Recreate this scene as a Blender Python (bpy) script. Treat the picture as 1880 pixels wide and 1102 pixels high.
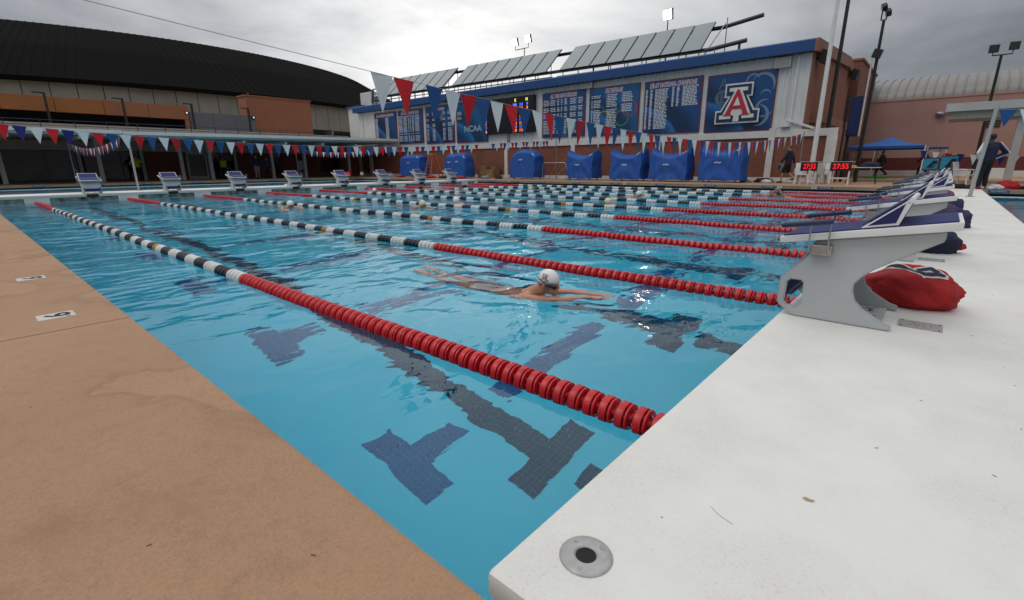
import bpy, bmesh, math, random
import numpy as np
from mathutils import Vector, Matrix, noise as mnoise
R = math.radians
random.seed(7); rng = np.random.RandomState(11)
scene = bpy.context.scene
for o in list(bpy.data.objects): bpy.data.objects.remove(o, do_unlink=True)
col = scene.collection
# ---------------------------------------------------------------- camera
cam = bpy.data.cameras.new('camera'); camo = bpy.data.objects.new('camera', cam); col.objects.link(camo)
cam.sensor_width = 36; cam.lens = 36*880.24/1880; cam.clip_start = .02; cam.clip_end = 3000
_p, _r, _y = R(15.6543), R(-.3853), R(131.2817)
_f = Vector((math.cos(_y)*math.cos(_p), math.sin(_y)*math.cos(_p), -math.sin(_p)))
_rt = Vector((math.sin(_y), -math.cos(_y), 0)); _up = _rt.cross(_f)
_r2 = _rt*math.cos(_r)+_up*math.sin(_r); _u2 = -_rt*math.sin(_r)+_up*math.cos(_r)
camo.matrix_world = Matrix.Translation((.6311, -.5727, 1.1387)) @ Matrix((_r2, _u2, -_f)).transposed().to_4x4()
cam.dof.use_dof = True; cam.dof.focus_distance = 4.2; cam.dof.aperture_fstop = 5.6
scene.camera = camo
# ---------------------------------------------------------------- sky and sun
SUN_EL, SUN_AZ = R(58), R(205)
world = bpy.data.worlds.new('World'); scene.world = world; world.use_nodes = True
nt = world.node_tree; nt.nodes.clear()
def N(t, kind, **kw):
    n = t.nodes.new(kind)
    for k, v in kw.items():
        if k in n.inputs: n.inputs[k].default_value = v
        else: setattr(n, k, v)
    return n
def math_node(t, op, a, b=None, c=None, clamp=False):
    n = t.nodes.new('ShaderNodeMath'); n.operation = op; n.use_clamp = clamp
    for i, v in enumerate((a, b, c)):
        if v is None: continue
        if isinstance(v, (int, float)): n.inputs[i].default_value = v
        else: t.links.new(v, n.inputs[i])
    return n.outputs[0]
def ramp(t, fac, stops):
    n = t.nodes.new('ShaderNodeValToRGB'); e = n.color_ramp.elements
    while len(e) < len(stops): e.new(.5)
    for i, (p, c) in enumerate(stops):
        e[i].position = p; e[i].color = c if len(c) == 4 else (*c, 1)
    if fac is not None: t.links.new(fac, n.inputs[0])
    return n.outputs[0]
tc = N(nt, 'ShaderNodeTexCoord'); sep = N(nt, 'ShaderNodeSeparateXYZ'); nt.links.new(tc.outputs['Generated'], sep.inputs[0])
zc = math_node(nt, 'MAXIMUM', sep.outputs[2], .02)
zz = math_node(nt, 'ADD', zc, .16)
cx = math_node(nt, 'DIVIDE', sep.outputs[0], zz); cy = math_node(nt, 'DIVIDE', sep.outputs[1], zz)
OFX, OFY = -4.2, 2.7
cx = math_node(nt, 'ADD', cx, OFX); cy = math_node(nt, 'ADD', cy, OFY)
cmb = N(nt, 'ShaderNodeCombineXYZ'); nt.links.new(cx, cmb.inputs[0]); nt.links.new(cy, cmb.inputs[1])
n1 = N(nt, 'ShaderNodeTexNoise', Scale=.95, Detail=8.0, Roughness=.56, Distortion=.35); nt.links.new(cmb.outputs[0], n1.inputs['Vector'])
n2 = N(nt, 'ShaderNodeTexNoise', Scale=.33, Detail=2.0, Roughness=.5); nt.links.new(cmb.outputs[0], n2.inputs['Vector'])
# overcast luminance: grows with height, and the cloud is thinner towards one side
thin = N(nt, 'ShaderNodeVectorMath', operation='DOT_PRODUCT'); nt.links.new(tc.outputs['Generated'], thin.inputs[0])
thin.inputs[1].default_value = Vector((-.71, .68, .34)).normalized()
th = math_node(nt, 'POWER', math_node(nt, 'MAXIMUM', thin.outputs['Value'], 0.0), 9.0)
el = math_node(nt, 'MULTIPLY', zc, 1.0)
lum = math_node(nt, 'ADD', math_node(nt, 'MULTIPLY_ADD', el, 1.16, .19), math_node(nt, 'MULTIPLY', th, .78))
nz = math_node(nt, 'MULTIPLY_ADD', math_node(nt, 'ADD', math_node(nt, 'MULTIPLY', n1.outputs[0], .62), math_node(nt, 'MULTIPLY', n2.outputs[0], .38)), 3.4, -1.2, True)
lum = math_node(nt, 'MULTIPLY', lum, math_node(nt, 'MULTIPLY_ADD', nz, .64, .44))
ccol = ramp(nt, lum, [(0, (.78, .84, 1)), (.5, (.93, .96, 1)), (1, (1, .995, .98))])
vm = N(nt, 'ShaderNodeVectorMath', operation='SCALE'); nt.links.new(ccol, vm.inputs[0]); nt.links.new(math_node(nt, 'MULTIPLY', lum, 10.0), vm.inputs['Scale'])
sky = N(nt, 'ShaderNodeTexSky', sky_type='NISHITA', sun_disc=False, sun_elevation=SUN_EL, sun_rotation=SUN_AZ)
mx = N(nt, 'ShaderNodeMix', data_type='RGBA'); mx.inputs[0].default_value = .96
nt.links.new(sky.outputs[0], mx.inputs[6]); nt.links.new(vm.outputs[0], mx.inputs[7])
bg = N(nt, 'ShaderNodeBackground', Strength=.1); nt.links.new(mx.outputs[2], bg.inputs[0])
wo = N(nt, 'ShaderNodeOutputWorld'); nt.links.new(bg.outputs[0], wo.inputs[0])
sl = bpy.data.lights.new('sun', 'SUN'); sl.energy = .5; sl.angle = R(25); sl.color = (1, .96, .9)
so = bpy.data.objects.new('sun', sl); col.objects.link(so)
so.rotation_euler = (R(90)-SUN_EL, 0, R(180)-SUN_AZ)
vs = scene.view_settings; scene.display_settings.display_device = 'sRGB'
vs.view_transform = 'Standard'; vs.look = 'None'; vs.gamma = 1; vs.use_curve_mapping = False; vs.exposure = 0
scene.cycles.use_denoising = True; scene.cycles.max_bounces = 10; scene.cycles.transmission_bounces = 8
scene.cycles.sample_clamp_indirect = 4; scene.cycles.caustics_refractive = True; scene.cycles.caustics_reflective = False
# ---------------------------------------------------------------- materials
MATS = {}
def mat(name, c, rough=.6, metal=0, var=.12, vscale=6.0, bump=0, bscale=60.0, c2=None, spec=.5, coat=0, emis=0, detail=4.0):
    if name in MATS: return MATS[name]
    m = bpy.data.materials.new(name); m.use_nodes = True; t = m.node_tree; b = t.nodes['Principled BSDF']
    co = N(t, 'ShaderNodeTexCoord').outputs['Object']
    nz = N(t, 'ShaderNodeTexNoise', Scale=vscale, Detail=detail, Roughness=.6); t.links.new(co, nz.inputs['Vector'])
    c2 = c2 or tuple(max(0, v*(1-var)) for v in c); c1 = tuple(min(1, v*(1+var*.5)) for v in c)
    t.links.new(ramp(t, nz.outputs[0], [(.3, c2), (.7, c1)]), b.inputs['Base Color'])
    b.inputs['Roughness'].default_value = rough; b.inputs['Metallic'].default_value = metal
    b.inputs['Specular IOR Level'].default_value = spec; b.inputs['Coat Weight'].default_value = coat
    if emis:
        b.inputs['Emission Color'].default_value = (*c, 1); b.inputs['Emission Strength'].default_value = emis
    if bump:
        n2 = N(t, 'ShaderNodeTexNoise', Scale=bscale, Detail=3.0); t.links.new(co, n2.inputs['Vector'])
        bp = N(t, 'ShaderNodeBump', Strength=bump, Distance=.01); t.links.new(n2.outputs[0], bp.inputs['Height']); t.links.new(bp.outputs[0], b.inputs['Normal'])
    MATS[name] = m; return m
def deck_mat(name, base, dark, light, speck=.35, stain=0, drop=.0, rough=.75):
    m = bpy.data.materials.new(name); m.use_nodes = True; t = m.node_tree; b = t.nodes['Principled BSDF']
    co = N(t, 'ShaderNodeTexCoord').outputs['Object']
    a = N(t, 'ShaderNodeTexNoise', Scale=.8, Detail=6.0, Roughness=.6); f = N(t, 'ShaderNodeTexNoise', Scale=170.0, Detail=3.0, Roughness=.7); g = N(t, 'ShaderNodeTexNoise', Scale=14.0, Detail=5.0, Roughness=.7)
    for n in (a, f, g): t.links.new(co, n.inputs['Vector'])
    c = ramp(t, a.outputs[0], [(.3, dark), (.55, base), (.75, light)])
    x = N(t, 'ShaderNodeMix', data_type='RGBA', blend_type='MULTIPLY'); x.inputs[0].default_value = speck
    t.links.new(c, x.inputs[6]); t.links.new(ramp(t, f.outputs[0], [(.35, (.45, .42, .4)), (.6, (1, 1, 1))]), x.inputs[7])
    y = N(t, 'ShaderNodeMix', data_type='RGBA', blend_type='MULTIPLY'); y.inputs[0].default_value = .5+stain
    t.links.new(x.outputs[2], y.inputs[6]); t.links.new(ramp(t, g.outputs[0], [(.25, (.72, .7, .67)), (.5, (1, 1, 1))]), y.inputs[7])
    # dried water marks: thin darker rims
    wn = N(t, 'ShaderNodeTexNoise', Scale=.55, Detail=5.0, Roughness=.55, Distortion=.8); t.links.new(co, wn.inputs['Vector'])
    z = N(t, 'ShaderNodeMix', data_type='RGBA', blend_type='MULTIPLY'); z.inputs[0].default_value = .8
    t.links.new(y.outputs[2], z.inputs[6]); t.links.new(ramp(t, wn.outputs[0], [(.30, (1, 1, 1)), (.52, (.93, .92, .91)), (.56, (.78, .75, .72)), (.567, (1, 1, 1)), (1, (1, 1, 1))]), z.inputs[7])
    t.links.new(z.outputs[2], b.inputs['Base Color']); b.inputs['Roughness'].default_value = rough
    bp = N(t, 'ShaderNodeBump', Strength=.35, Distance=.002); t.links.new(f.outputs[0], bp.inputs['Height']); t.links.new(bp.outputs[0], b.inputs['Normal'])
    return m
M_deck = deck_mat('tan_deck', (.43, .255, .15), (.395, .235, .138), (.455, .278, .168), .36)
M_coping = deck_mat('coping', (.36, .27, .19), (.3, .22, .15), (.42, .32, .23), .3)
def bulkhead_mat():
    m = bpy.data.materials.new('white_bulkhead'); m.use_nodes = True; t = m.node_tree; b = t.nodes['Principled BSDF']
    co = N(t, 'ShaderNodeTexCoord').outputs['Object']
    a = N(t, 'ShaderNodeTexNoise', Scale=2.2, Detail=6.0, Roughness=.62); f = N(t, 'ShaderNodeTexNoise', Scale=95.0, Detail=5.0, Roughness=.75)
    v = N(t, 'ShaderNodeTexNoise', Scale=38.0, Detail=2.0, Roughness=.5)
    for n in (a, f, v): t.links.new(co, n.inputs['Vector'])
    # dirt gathers in faint clouds of fine specks
    cloud = math_node(t, 'MULTIPLY_ADD', a.outputs[0], 2.6, -.95, True)
    fine = math_node(t, 'MULTIPLY_ADD', f.outputs[0], 7.0, -3.7, True)
    spots = math_node(t, 'MULTIPLY_ADD', v.outputs[0], 16.0, -11.6, True)
    d = math_node(t, 'ADD', math_node(t, 'MULTIPLY', cloud, math_node(t, 'MULTIPLY_ADD', fine, .8, .36)), math_node(t, 'MULTIPLY', spots, .40), None, True)
    x = N(t, 'ShaderNodeMix', data_type='RGBA'); t.links.new(d, x.inputs[0]); x.inputs[6].default_value = (.745, .745, .725, 1); x.inputs[7].default_value = (.50, .47, .42, 1)
    t.links.new(x.outputs[2], b.inputs['Base Color']); b.inputs['Roughness'].default_value = .62
    bp = N(t, 'ShaderNodeBump', Strength=.25, Distance=.002); t.links.new(f.outputs[0], bp.inputs['Height']); t.links.new(bp.outputs[0], b.inputs['Normal'])
    return m
M_bulk = bulkhead_mat()
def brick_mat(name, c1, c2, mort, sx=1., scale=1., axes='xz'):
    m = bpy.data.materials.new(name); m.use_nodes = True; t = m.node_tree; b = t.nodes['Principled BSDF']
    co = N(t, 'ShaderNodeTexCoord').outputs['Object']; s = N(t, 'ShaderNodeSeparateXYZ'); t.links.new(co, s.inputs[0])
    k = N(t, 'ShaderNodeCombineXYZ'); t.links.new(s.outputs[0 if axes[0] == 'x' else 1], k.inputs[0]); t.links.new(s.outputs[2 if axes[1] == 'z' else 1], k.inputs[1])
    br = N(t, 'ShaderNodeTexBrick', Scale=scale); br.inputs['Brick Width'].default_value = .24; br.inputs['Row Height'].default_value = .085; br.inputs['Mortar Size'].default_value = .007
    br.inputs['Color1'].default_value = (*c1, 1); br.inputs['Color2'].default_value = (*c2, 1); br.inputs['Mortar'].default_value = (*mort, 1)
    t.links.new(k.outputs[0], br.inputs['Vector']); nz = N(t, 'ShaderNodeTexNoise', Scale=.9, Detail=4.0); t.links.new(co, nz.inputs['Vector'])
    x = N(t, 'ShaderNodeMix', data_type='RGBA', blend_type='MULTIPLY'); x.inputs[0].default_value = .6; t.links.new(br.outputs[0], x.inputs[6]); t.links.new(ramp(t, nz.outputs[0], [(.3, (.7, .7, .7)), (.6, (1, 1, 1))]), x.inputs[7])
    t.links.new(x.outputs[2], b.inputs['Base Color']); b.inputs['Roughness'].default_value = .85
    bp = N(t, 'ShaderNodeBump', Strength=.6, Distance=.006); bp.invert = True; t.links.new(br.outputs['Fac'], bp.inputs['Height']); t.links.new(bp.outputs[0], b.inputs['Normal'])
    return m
M_brick = brick_mat('red_brick', (.27, .082, .045), (.20, .06, .035), (.22, .15, .115))
M_brick_side = brick_mat('red_brick_side', (.24, .085, .05), (.19, .065, .04), (.2, .14, .11), axes='yz')
M_brick_dark = brick_mat('wing_brick_painted_shade', (.20, .05, .03), (.15, .038, .025), (.15, .09, .07), axes='yz')  # darker brick copy, canopy shade mixed into its colour
M_white = mat('white_paint', (.74, .74, .73), .5, var=.08, vscale=3)
M_whitewall = mat('white_siding', (.66, .67, .67), .55, var=.10, vscale=1.2)
M_band = mat('white_concrete_band', (.68, .67, .65), .7, var=.12, vscale=2, bump=.2)
M_blueroof = mat('blue_fascia_metal', (.012, .065, .22), .42, var=.15, vscale=.7)
M_terra = mat('terracotta_siding', (.29, .125, .085), .65, var=.14, vscale=.8)
M_pink = mat('pink_stucco', (.40, .235, .20), .9, var=.13, vscale=.45, bump=.35, bscale=20, detail=8.0)
M_pinkdark = mat('dark_red_dado', (.13, .022, .02), .7, var=.3, vscale=.8)
M_orange = mat('orange_stucco', (.30, .115, .035), .85, var=.12, vscale=.7)
M_orange2 = mat('terracotta_stucco', (.29, .115, .06), .85, var=.1, vscale=.6)
M_greywall = mat('grey_panel', (.12, .125, .145), .7, var=.1, vscale=.7)
M_conc = mat('grey_concrete', (.25, .245, .22), .85, var=.16, vscale=.25, bump=.2, bscale=4, detail=7.0)
M_black = mat('black_metal', (.012, .0125, .013), .5, var=.2, vscale=2)
M_roofblack = mat('black_roof_metal', (.004, .004, .0044), .9, var=.5, vscale=.04, spec=.08)
M_dark = mat('dark_interior', (.008, .008, .009), .8, var=.3)
M_glassdark = mat('dark_window_glass', (.006, .007, .008), .08, var=.2)
M_canopy = mat('canopy_paint', (.46, .46, .44), .6, var=.1, vscale=1.5)
M_column = mat('column_paint', (.42, .41, .39), .6, var=.1, vscale=2)
M_terrace = mat('terrace_stucco', (.40, .37, .33), .8, var=.12, vscale=1)
M_navyrail = mat('navy_rail', (.012, .02, .055), .45, var=.1)
M_steel = mat('stainless_steel', (.55, .54, .52), .28, 1, var=.12, vscale=12)
M_galv = mat('galvanised_steel', (.34, .34, .34), .45, .8, var=.2, vscale=6)
M_plate = mat('grey_anchor_metal', (.42, .41, .42), .5, .35, var=.18, vscale=30, bump=.15, bscale=90)
M_blockgrey = mat('block_grey_plastic', (.45, .47, .475), .42, var=.05, vscale=5, bump=.04, bscale=120)
M_blockwhite = mat('block_white_plastic', (.76, .76, .76), .4, var=.05, vscale=6)
M_pad = mat('navy_grip_pad', (.018, .028, .145), .75, var=.18, vscale=60, bump=.5, bscale=500)
M_padflat = mat('navy_gusset_panel', (.008, .010, .10), .5, var=.1)
M_tube = mat('navy_tube', (.018, .034, .085), .45, var=.12, vscale=8)
M_red = mat('red_float', (.56, .010, .018), .36, var=.22, vscale=7, spec=.5)
M_fwhite = mat('white_float', (.70, .71, .70), .4, var=.16, vscale=9)
M_fnavy = mat('navy_float', (.012, .018, .035), .35, var=.3, vscale=9)
M_fyellow = mat('yellow_float', (.42, .20, .010), .4, var=.2)
M_flagw = mat('white_pennant', (.76, .82, .85), .8, var=.06, vscale=14, bump=.15, bscale=25)
M_flagr = mat('red_pennant', (.60, .008, .02), .75, var=.12, vscale=10, bump=.15, bscale=25)
M_flagb = mat('blue_pennant', (.010, .085, .27), .75, var=.12, vscale=10, bump=.15, bscale=25)
M_flagn = mat('royal_pennant', (.012, .018, .20), .75, var=.12, vscale=10)
M_cord = mat('white_cord', (.5, .5, .5), .7)
M_cordd = mat('dark_cord', (.06, .06, .06), .7)
M_tarp = mat('blue_tarp', (.008, .085, .38), .62, var=.2, vscale=2.5, bump=.35, bscale=9)
M_tentblue = mat('blue_tent_fabric', (.004, .085, .34), .7, var=.12, vscale=2)
M_print = mat('white_print', (.7, .72, .76), .6)
M_titlep = mat('title_print_red', (.50, .06, .06), .6)
M_boardframe = mat('red_board_edge', (.22, .02, .03), .5)
M_solar = mat('solar_glass', (.11, .165, .19), .13, .0, var=.12, vscale=.6, spec=.9, coat=.6)
M_solarframe = mat('solar_frame', (.06, .06, .06), .4, .6)
M_logonavy = mat('logo_navy', (.008, .03, .09), .5)
M_logored = mat('logo_red', (.48, .02, .045), .5)
M_logowhite = mat('logo_white', (.72, .71, .68), .55, var=.16, vscale=3)
M_skin = mat('skin', (.50, .245, .155), .32, var=.22, vscale=11, spec=.5, c2=(.44, .19, .12), bump=.25, bscale=120)
M_skind = mat('darker_skin', (.10, .05, .03), .5, var=.14, vscale=18)
M_cap = mat('white_swim_cap', (.78, .78, .77), .35, var=.05, vscale=14)
M_hairb = mat('brown_hair', (.10, .05, .02), .7, var=.4, vscale=40)
M_hairk = mat('black_hair', (.012, .011, .011), .7, var=.4, vscale=40)
M_suit = mat('grey_black_swimsuit', (.035, .035, .045), .5, var=.5, vscale=25, c2=(.16, .16, .17))
M_navycloth = mat('navy_cloth', (.012, .016, .05), .8, var=.25, vscale=12, bump=.3, bscale=20)
M_blackcloth = mat('black_cloth', (.010, .010, .012), .85, var=.3, vscale=12, bump=.3, bscale=20)
M_greycloth = mat('grey_cloth', (.22, .23, .26), .85, var=.2, vscale=12)
M_whitecloth = mat('white_cloth', (.62, .62, .62), .85, var=.12, vscale=12, bump=.3, bscale=20)
M_redcloth = mat('red_cloth', (.42, .008, .012), .75, var=.3, vscale=7, bump=.35, bscale=28)
M_purple = mat('navy_mesh_cloth', (.022, .014, .075), .6, var=.4, vscale=14, bump=.4, bscale=40)
M_teal = mat('teal_cloth', (.12, .36, .33), .8, var=.3, vscale=20)
M_hivis = mat('yellow_vest', (.45, .62, .01), .6)
M_redshoe = mat('red_shoe', (.42, .015, .02), .6)
M_rubber = mat('black_rubber', (.012, .012, .013), .75)
M_cardboard = mat('cardboard', (.24, .14, .07), .85, var=.2)
M_ladder = mat('orange_ladder_rail', (.55, .10, .02), .5)
M_ledred = mat('led_red', (1, .012, .02), .5, emis=.95)
M_ledblue = mat('led_blue', (.07, .16, 1), .5, emis=1.5)
M_ledor = mat('led_orange', (1, .16, .03), .5, emis=1.5)
M_ledyel = mat('led_yellow', (.8, 1, .1), .5, emis=1.1)
M_lamp = mat('lit_flood_lens', (1, .93, .78), .5, emis=9)
M_cyan = mat('cyan_plastic', (.03, .30, .50), .45)
M_plasticwhite = mat('white_plastic', (.7, .7, .7), .45)
M_tilew = mat('white_tile', (.6, .6, .57), .4)
M_tileb = mat('blue_tile', (.03, .10, .22), .35, var=.2)
M_green = mat('green_mat', (.02, .22, .03), .8)
M_yellowp = mat('yellow_plastic', (.6, .38, .01), .5)
M_gutter = mat('painted_gutter_shade', (.01, .01, .011), .7)  # near-black colour stands in for the shade in the gutter gap
M_grate = mat('wet_grille_painted_reflection', (.26, .32, .27), .15, var=.7, vscale=5, c2=(.015, .02, .01))  # pale mottling puts a mirrored water reflection into the grille colour
M_archroof = mat('ribbed_grey_roof', (.23, .225, .215), .5, .2, var=.1, vscale=.7)
def pool_mat():
    m = bpy.data.materials.new('pool_plaster'); m.use_nodes = True; t = m.node_tree; b = t.nodes['Principled BSDF']
    co = N(t, 'ShaderNodeTexCoord').outputs['Object']; a = N(t, 'ShaderNodeTexNoise', Scale=.5, Detail=5.0); t.links.new(co, a.inputs['Vector'])
    t.links.new(ramp(t, a.outputs[0], [(.3, (.74, .86, .92)), (.7, (.80, .90, .94))]), b.inputs['Base Color']); b.inputs['Roughness'].default_value = .7
    return m
M_pool = pool_mat()
M_tnavy = mat('dark_pool_tile', (.018, .045, .10), .4, var=.3, vscale=9)
M_tblue = mat('blue_pool_tile', (.007, .15, .36), .4, var=.3, vscale=9)
M_grout = mat('tile_grout', (.16, .38, .55), .8)
M_groutd = mat('dark_tile_grout', (.17, .28, .33), .8)
def water_mat(still=1.0, name='pool_water'):
    m = bpy.data.materials.new(name); m.use_nodes = True; t = m.node_tree; t.nodes.clear()
    co = N(t, 'ShaderNodeTexCoord').outputs['Object']
    mp = N(t, 'ShaderNodeMapping'); mp.inputs['Scale'].default_value = (1.0, .55, 1); t.links.new(co, mp.inputs[0])
    a = N(t, 'ShaderNodeTexNoise', Scale=3.2, Detail=2.0, Roughness=.45, Distortion=.6); b_ = N(t, 'ShaderNodeTexNoise', Scale=11.0, Detail=2.0, Roughness=.5, Distortion=.4)
    amp = N(t, 'ShaderNodeTexNoise', Scale=.35, Detail=1.0); t.links.new(co, amp.inputs['Vector'])
    s = N(t, 'ShaderNodeSeparateXYZ'); t.links.new(co, s.inputs[0])
    for n in (a, b_): t.links.new(mp.outputs[0], n.inputs['Vector'])
    # the water is calm in the near corner and livelier in the lanes in use
    far = math_node(t, 'ADD', math_node(t, 'MULTIPLY', s.outputs[0], -.09), math_node(t, 'MULTIPLY', s.outputs[1], .12))
    am = math_node(t, 'MULTIPLY', math_node(t, 'MULTIPLY_ADD', amp.outputs[0], 2.2, -.35, True), math_node(t, 'MULTIPLY_ADD', far, .8, .13, True))
    h = math_node(t, 'ADD', math_node(t, 'MULTIPLY', a.outputs[0], .045), math_node(t, 'MULTIPLY', b_.outputs[0], .006))
    h = math_node(t, 'MULTIPLY', h, math_node(t, 'MULTIPLY', am, still))
    bp = N(t, 'ShaderNodeBump', Strength=1.0, Distance=1.0); t.links.new(h, bp.inputs['Height'])
    g = N(t, 'ShaderNodeBsdfPrincipled'); g.inputs['Base Color'].default_value = (1, 1, 1, 1); g.inputs['Roughness'].default_value = 0
    g.inputs['IOR'].default_value = 1.333; g.inputs['Transmission Weight'].default_value = 1; t.links.new(bp.outputs[0], g.inputs['Normal'])
    o = N(t, 'ShaderNodeOutputMaterial'); t.links.new(g.outputs[0], o.inputs[0])
    v = N(t, 'ShaderNodeVolumeAbsorption', Density=.38); v.inputs['Color'].default_value = (.0, .885, .998, 1); t.links.new(v.outputs[0], o.inputs['Volume'])
    return m
M_water = water_mat(); M_still = water_mat(.22, 'still_pool_water')
def board_mat(name, base, lite):
    m = bpy.data.materials.new(name); m.use_nodes = True; t = m.node_tree; b = t.nodes['Principled BSDF']
    co = N(t, 'ShaderNodeTexCoord').outputs['Object']
    mp = N(t, 'ShaderNodeMapping'); mp.inputs['Location'].default_value = (2.2, 0, .9); mp.inputs['Scale'].default_value = (.8, 0, 1.0); t.links.new(co, mp.inputs[0])
    nz = N(t, 'ShaderNodeTexNoise', Scale=.7, Detail=2.0); t.links.new(co, nz.inputs['Vector'])
    ln = N(t, 'ShaderNodeVectorMath', operation='LENGTH'); t.links.new(mp.outputs[0], ln.inputs[0])
    r = math_node(t, 'ADD', math_node(t, 'MULTIPLY', ln.outputs['Value'], .25), math_node(t, 'MULTIPLY', nz.outputs[0], .10))
    dk = tuple(v*.4 for v in base)
    t.links.new(ramp(t, r, [(0, lite), (.30, base), (.50, dk), (.62, base), (.70, lite), (.73, dk), (.86, dk), (1, base)]), b.inputs['Base Color']); b.inputs['Roughness'].default_value = .35
    return m
M_board = board_mat('blue_print_board', (.007, .065, .21), (.02, .15, .40))
M_board2 = board_mat('royal_print_board', (.006, .10, .27), (.02, .16, .40))
# ---------------------------------------------------------------- builders
WL = {}
class MB:
    def __init__(s): s.v = []; s.f = []; s.m = []; s.k = 0
    def add(s, vs, fs):
        o = len(s.v); s.v += [tuple(v) for v in vs]; s.f += [tuple(i+o for i in f) for f in fs]; s.m += [s.k]*len(fs); return s
    def box(s, x0, x1, y0, y1, z0, z1):
        return s.add([(x, y, z) for z in (z0, z1) for y in (y0, y1) for x in (x0, x1)], [(0, 2, 3, 1), (4, 5, 7, 6), (0, 1, 5, 4), (2, 6, 7, 3), (0, 4, 6, 2), (1, 3, 7, 5)])
    def obox(s, c, ax, ay, az):  # oriented by three half vectors
        c, ax, ay, az = map(Vector, (c, ax, ay, az))
        return s.add([c+ax*i+ay*j+az*k for k in (-1, 1) for j in (-1, 1) for i in (-1, 1)], [(0, 2, 3, 1), (4, 5, 7, 6), (0, 1, 5, 4), (2, 6, 7, 3), (0, 4, 6, 2), (1, 3, 7, 5)])
    def tube(s, pts, r, n=8, cap=True):
        pts = [Vector(p) for p in pts]; rs = r if isinstance(r, (list, tuple)) else [r]*len(pts); vs = []; ref = None
        for i, p in enumerate(pts):
            d = (pts[min(i+1, len(pts)-1)]-pts[max(i-1, 0)]).normalized()
            if ref is None: ref = d.orthogonal().normalized()
            u = (ref-d*ref.dot(d)).normalized(); ref = u; w = d.cross(u)
            vs += [p+(u*math.cos(2*math.pi*k/n)+w*math.sin(2*math.pi*k/n))*rs[i] for k in range(n)]
        fs = [(i*n+k, i*n+(k+1) % n, (i+1)*n+(k+1) % n, (i+1)*n+k) for i in range(len(pts)-1) for k in range(n)]
        if cap: fs += [tuple(range(n-1, -1, -1)), tuple((len(pts)-1)*n+k for k in range(n))]
        return s.add(vs, fs)
    def prism(s, poly, axis, a, b):  # polygon in the two other axes, extruded along axis
        def P(u, v, w): return {'y': (u, w, v), 'x': (w, u, v), 'z': (u, v, w)}[axis]
        n = len(poly); vs = [P(u, v, a) for u, v in poly]+[P(u, v, b) for u, v in poly]
        return s.add(vs, [tuple(range(n)), tuple(range(2*n-1, n-1, -1))]+[(i, i+n, (i+1) % n+n, (i+1) % n) for i in range(n)])
    def lathe(s, prof, c, axis='z', n=20, close=False):
        vs = []
        for r, h in prof:
            for k in range(n):
                a = 2*math.pi*k/n; u, v = r*math.cos(a), r*math.sin(a)
                vs.append({'z': (c[0]+u, c[1]+v, c[2]+h), 'x': (c[0]+h, c[1]+u, c[2]+v), 'y': (c[0]+u, c[1]+h, c[2]+v)}[axis])
        m = len(prof); fs = [(i*n+k, i*n+(k+1) % n, ((i+1) % m)*n+(k+1) % n, ((i+1) % m)*n+k) for i in range(m if close else m-1) for k in range(n)]
        if not close: fs += [tuple(range(n)), tuple((m-1)*n+k for k in range(n-1, -1, -1))]
        return s.add(vs, fs)
    def grid(s, nu, nv, fn, wrap=False):
        vs = [fn(i/(nu-1), j/(nv-1)) for i in range(nu) for j in range(nv)]
        return s.add(vs, [(i*nv+j, (i+1)*nv+j, (i+1)*nv+j+1, i*nv+j+1) for i in range(nu-1) for j in range(nv-1)])
    def capsule(s, p0, r0, p1, r1, n=12, sc=None):
        p0, p1 = Vector(p0), Vector(p1); d = (p1-p0); L = d.length; d = d.normalized() if L > 1e-6 else Vector((0, 0, 1)); u = d.orthogonal().normalized(); w = d.cross(u)
        vs = []; rings = [(-math.cos(a)*r0, math.sin(a)*r0, 0) for a in (.12, .5, 1.0, math.pi/2)]+[(L+math.sin(a)*r1, math.cos(a)*r1, 1) for a in (0, .5, 1.0, 1.45)]
        for h, r, _ in rings:
            for k in range(n):
                a = 2*math.pi*k/n; vs.append(p0+d*h+(u*math.cos(a)+w*math.sin(a))*r)
        m = len(rings); fs = [(i*n+k, i*n+(k+1) % n, (i+1)*n+(k+1) % n, (i+1)*n+k) for i in range(m-1) for k in range(n)]
        fs += [tuple(range(n-1, -1, -1)), tuple((m-1)*n+k for k in range(n))]
        if sc:  # squash about the middle
            c = (p0+p1)/2; A = Matrix.Diagonal(Vector(sc)); vs = [c+A @ (v-c) for v in vs]
        return s.add(vs, fs)
    def ball(s, c, rad, n=14, m=9):
        vs = []
        for i in range(m):
            a = .02+(math.pi-.04)*i/(m-1)
            for k in range(n):
                b = 2*math.pi*k/n; vs.append((c[0]+rad[0]*math.sin(a)*math.cos(b), c[1]+rad[1]*math.sin(a)*math.sin(b), c[2]+rad[2]*math.cos(a)))
        fs = [(i*n+k, (i+1)*n+k, (i+1)*n+(k+1) % n, i*n+(k+1) % n) for i in range(m-1) for k in range(n)]
        fs += [tuple(range(n)), tuple((m-1)*n+k for k in range(n-1, -1, -1))]
        return s.add(vs, fs)
    def build(s, name, mats, parent=None, smooth=False, bevel=0, mesh_only=False, angle=40):
        off = WL.get(parent.name, Vector((0, 0, 0))) if parent else Vector((0, 0, 0))
        me = bpy.data.meshes.new(name); me.from_pydata([tuple(Vector(v)-off) for v in s.v], [], s.f)
        mats = mats if isinstance(mats, (list, tuple)) else [mats]
        for m in mats: me.materials.append(m)
        if len(mats) > 1: me.polygons.foreach_set('material_index', s.m)
        b = bmesh.new(); b.from_mesh(me); bmesh.ops.recalc_face_normals(b, faces=b.faces)
        if bevel: bmesh.ops.bevel(b, geom=[e for e in b.edges if len(e.link_faces) == 2 and e.calc_face_angle(0) > R(35)], offset=bevel, segments=2, affect='EDGES', profile=.6)
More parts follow.
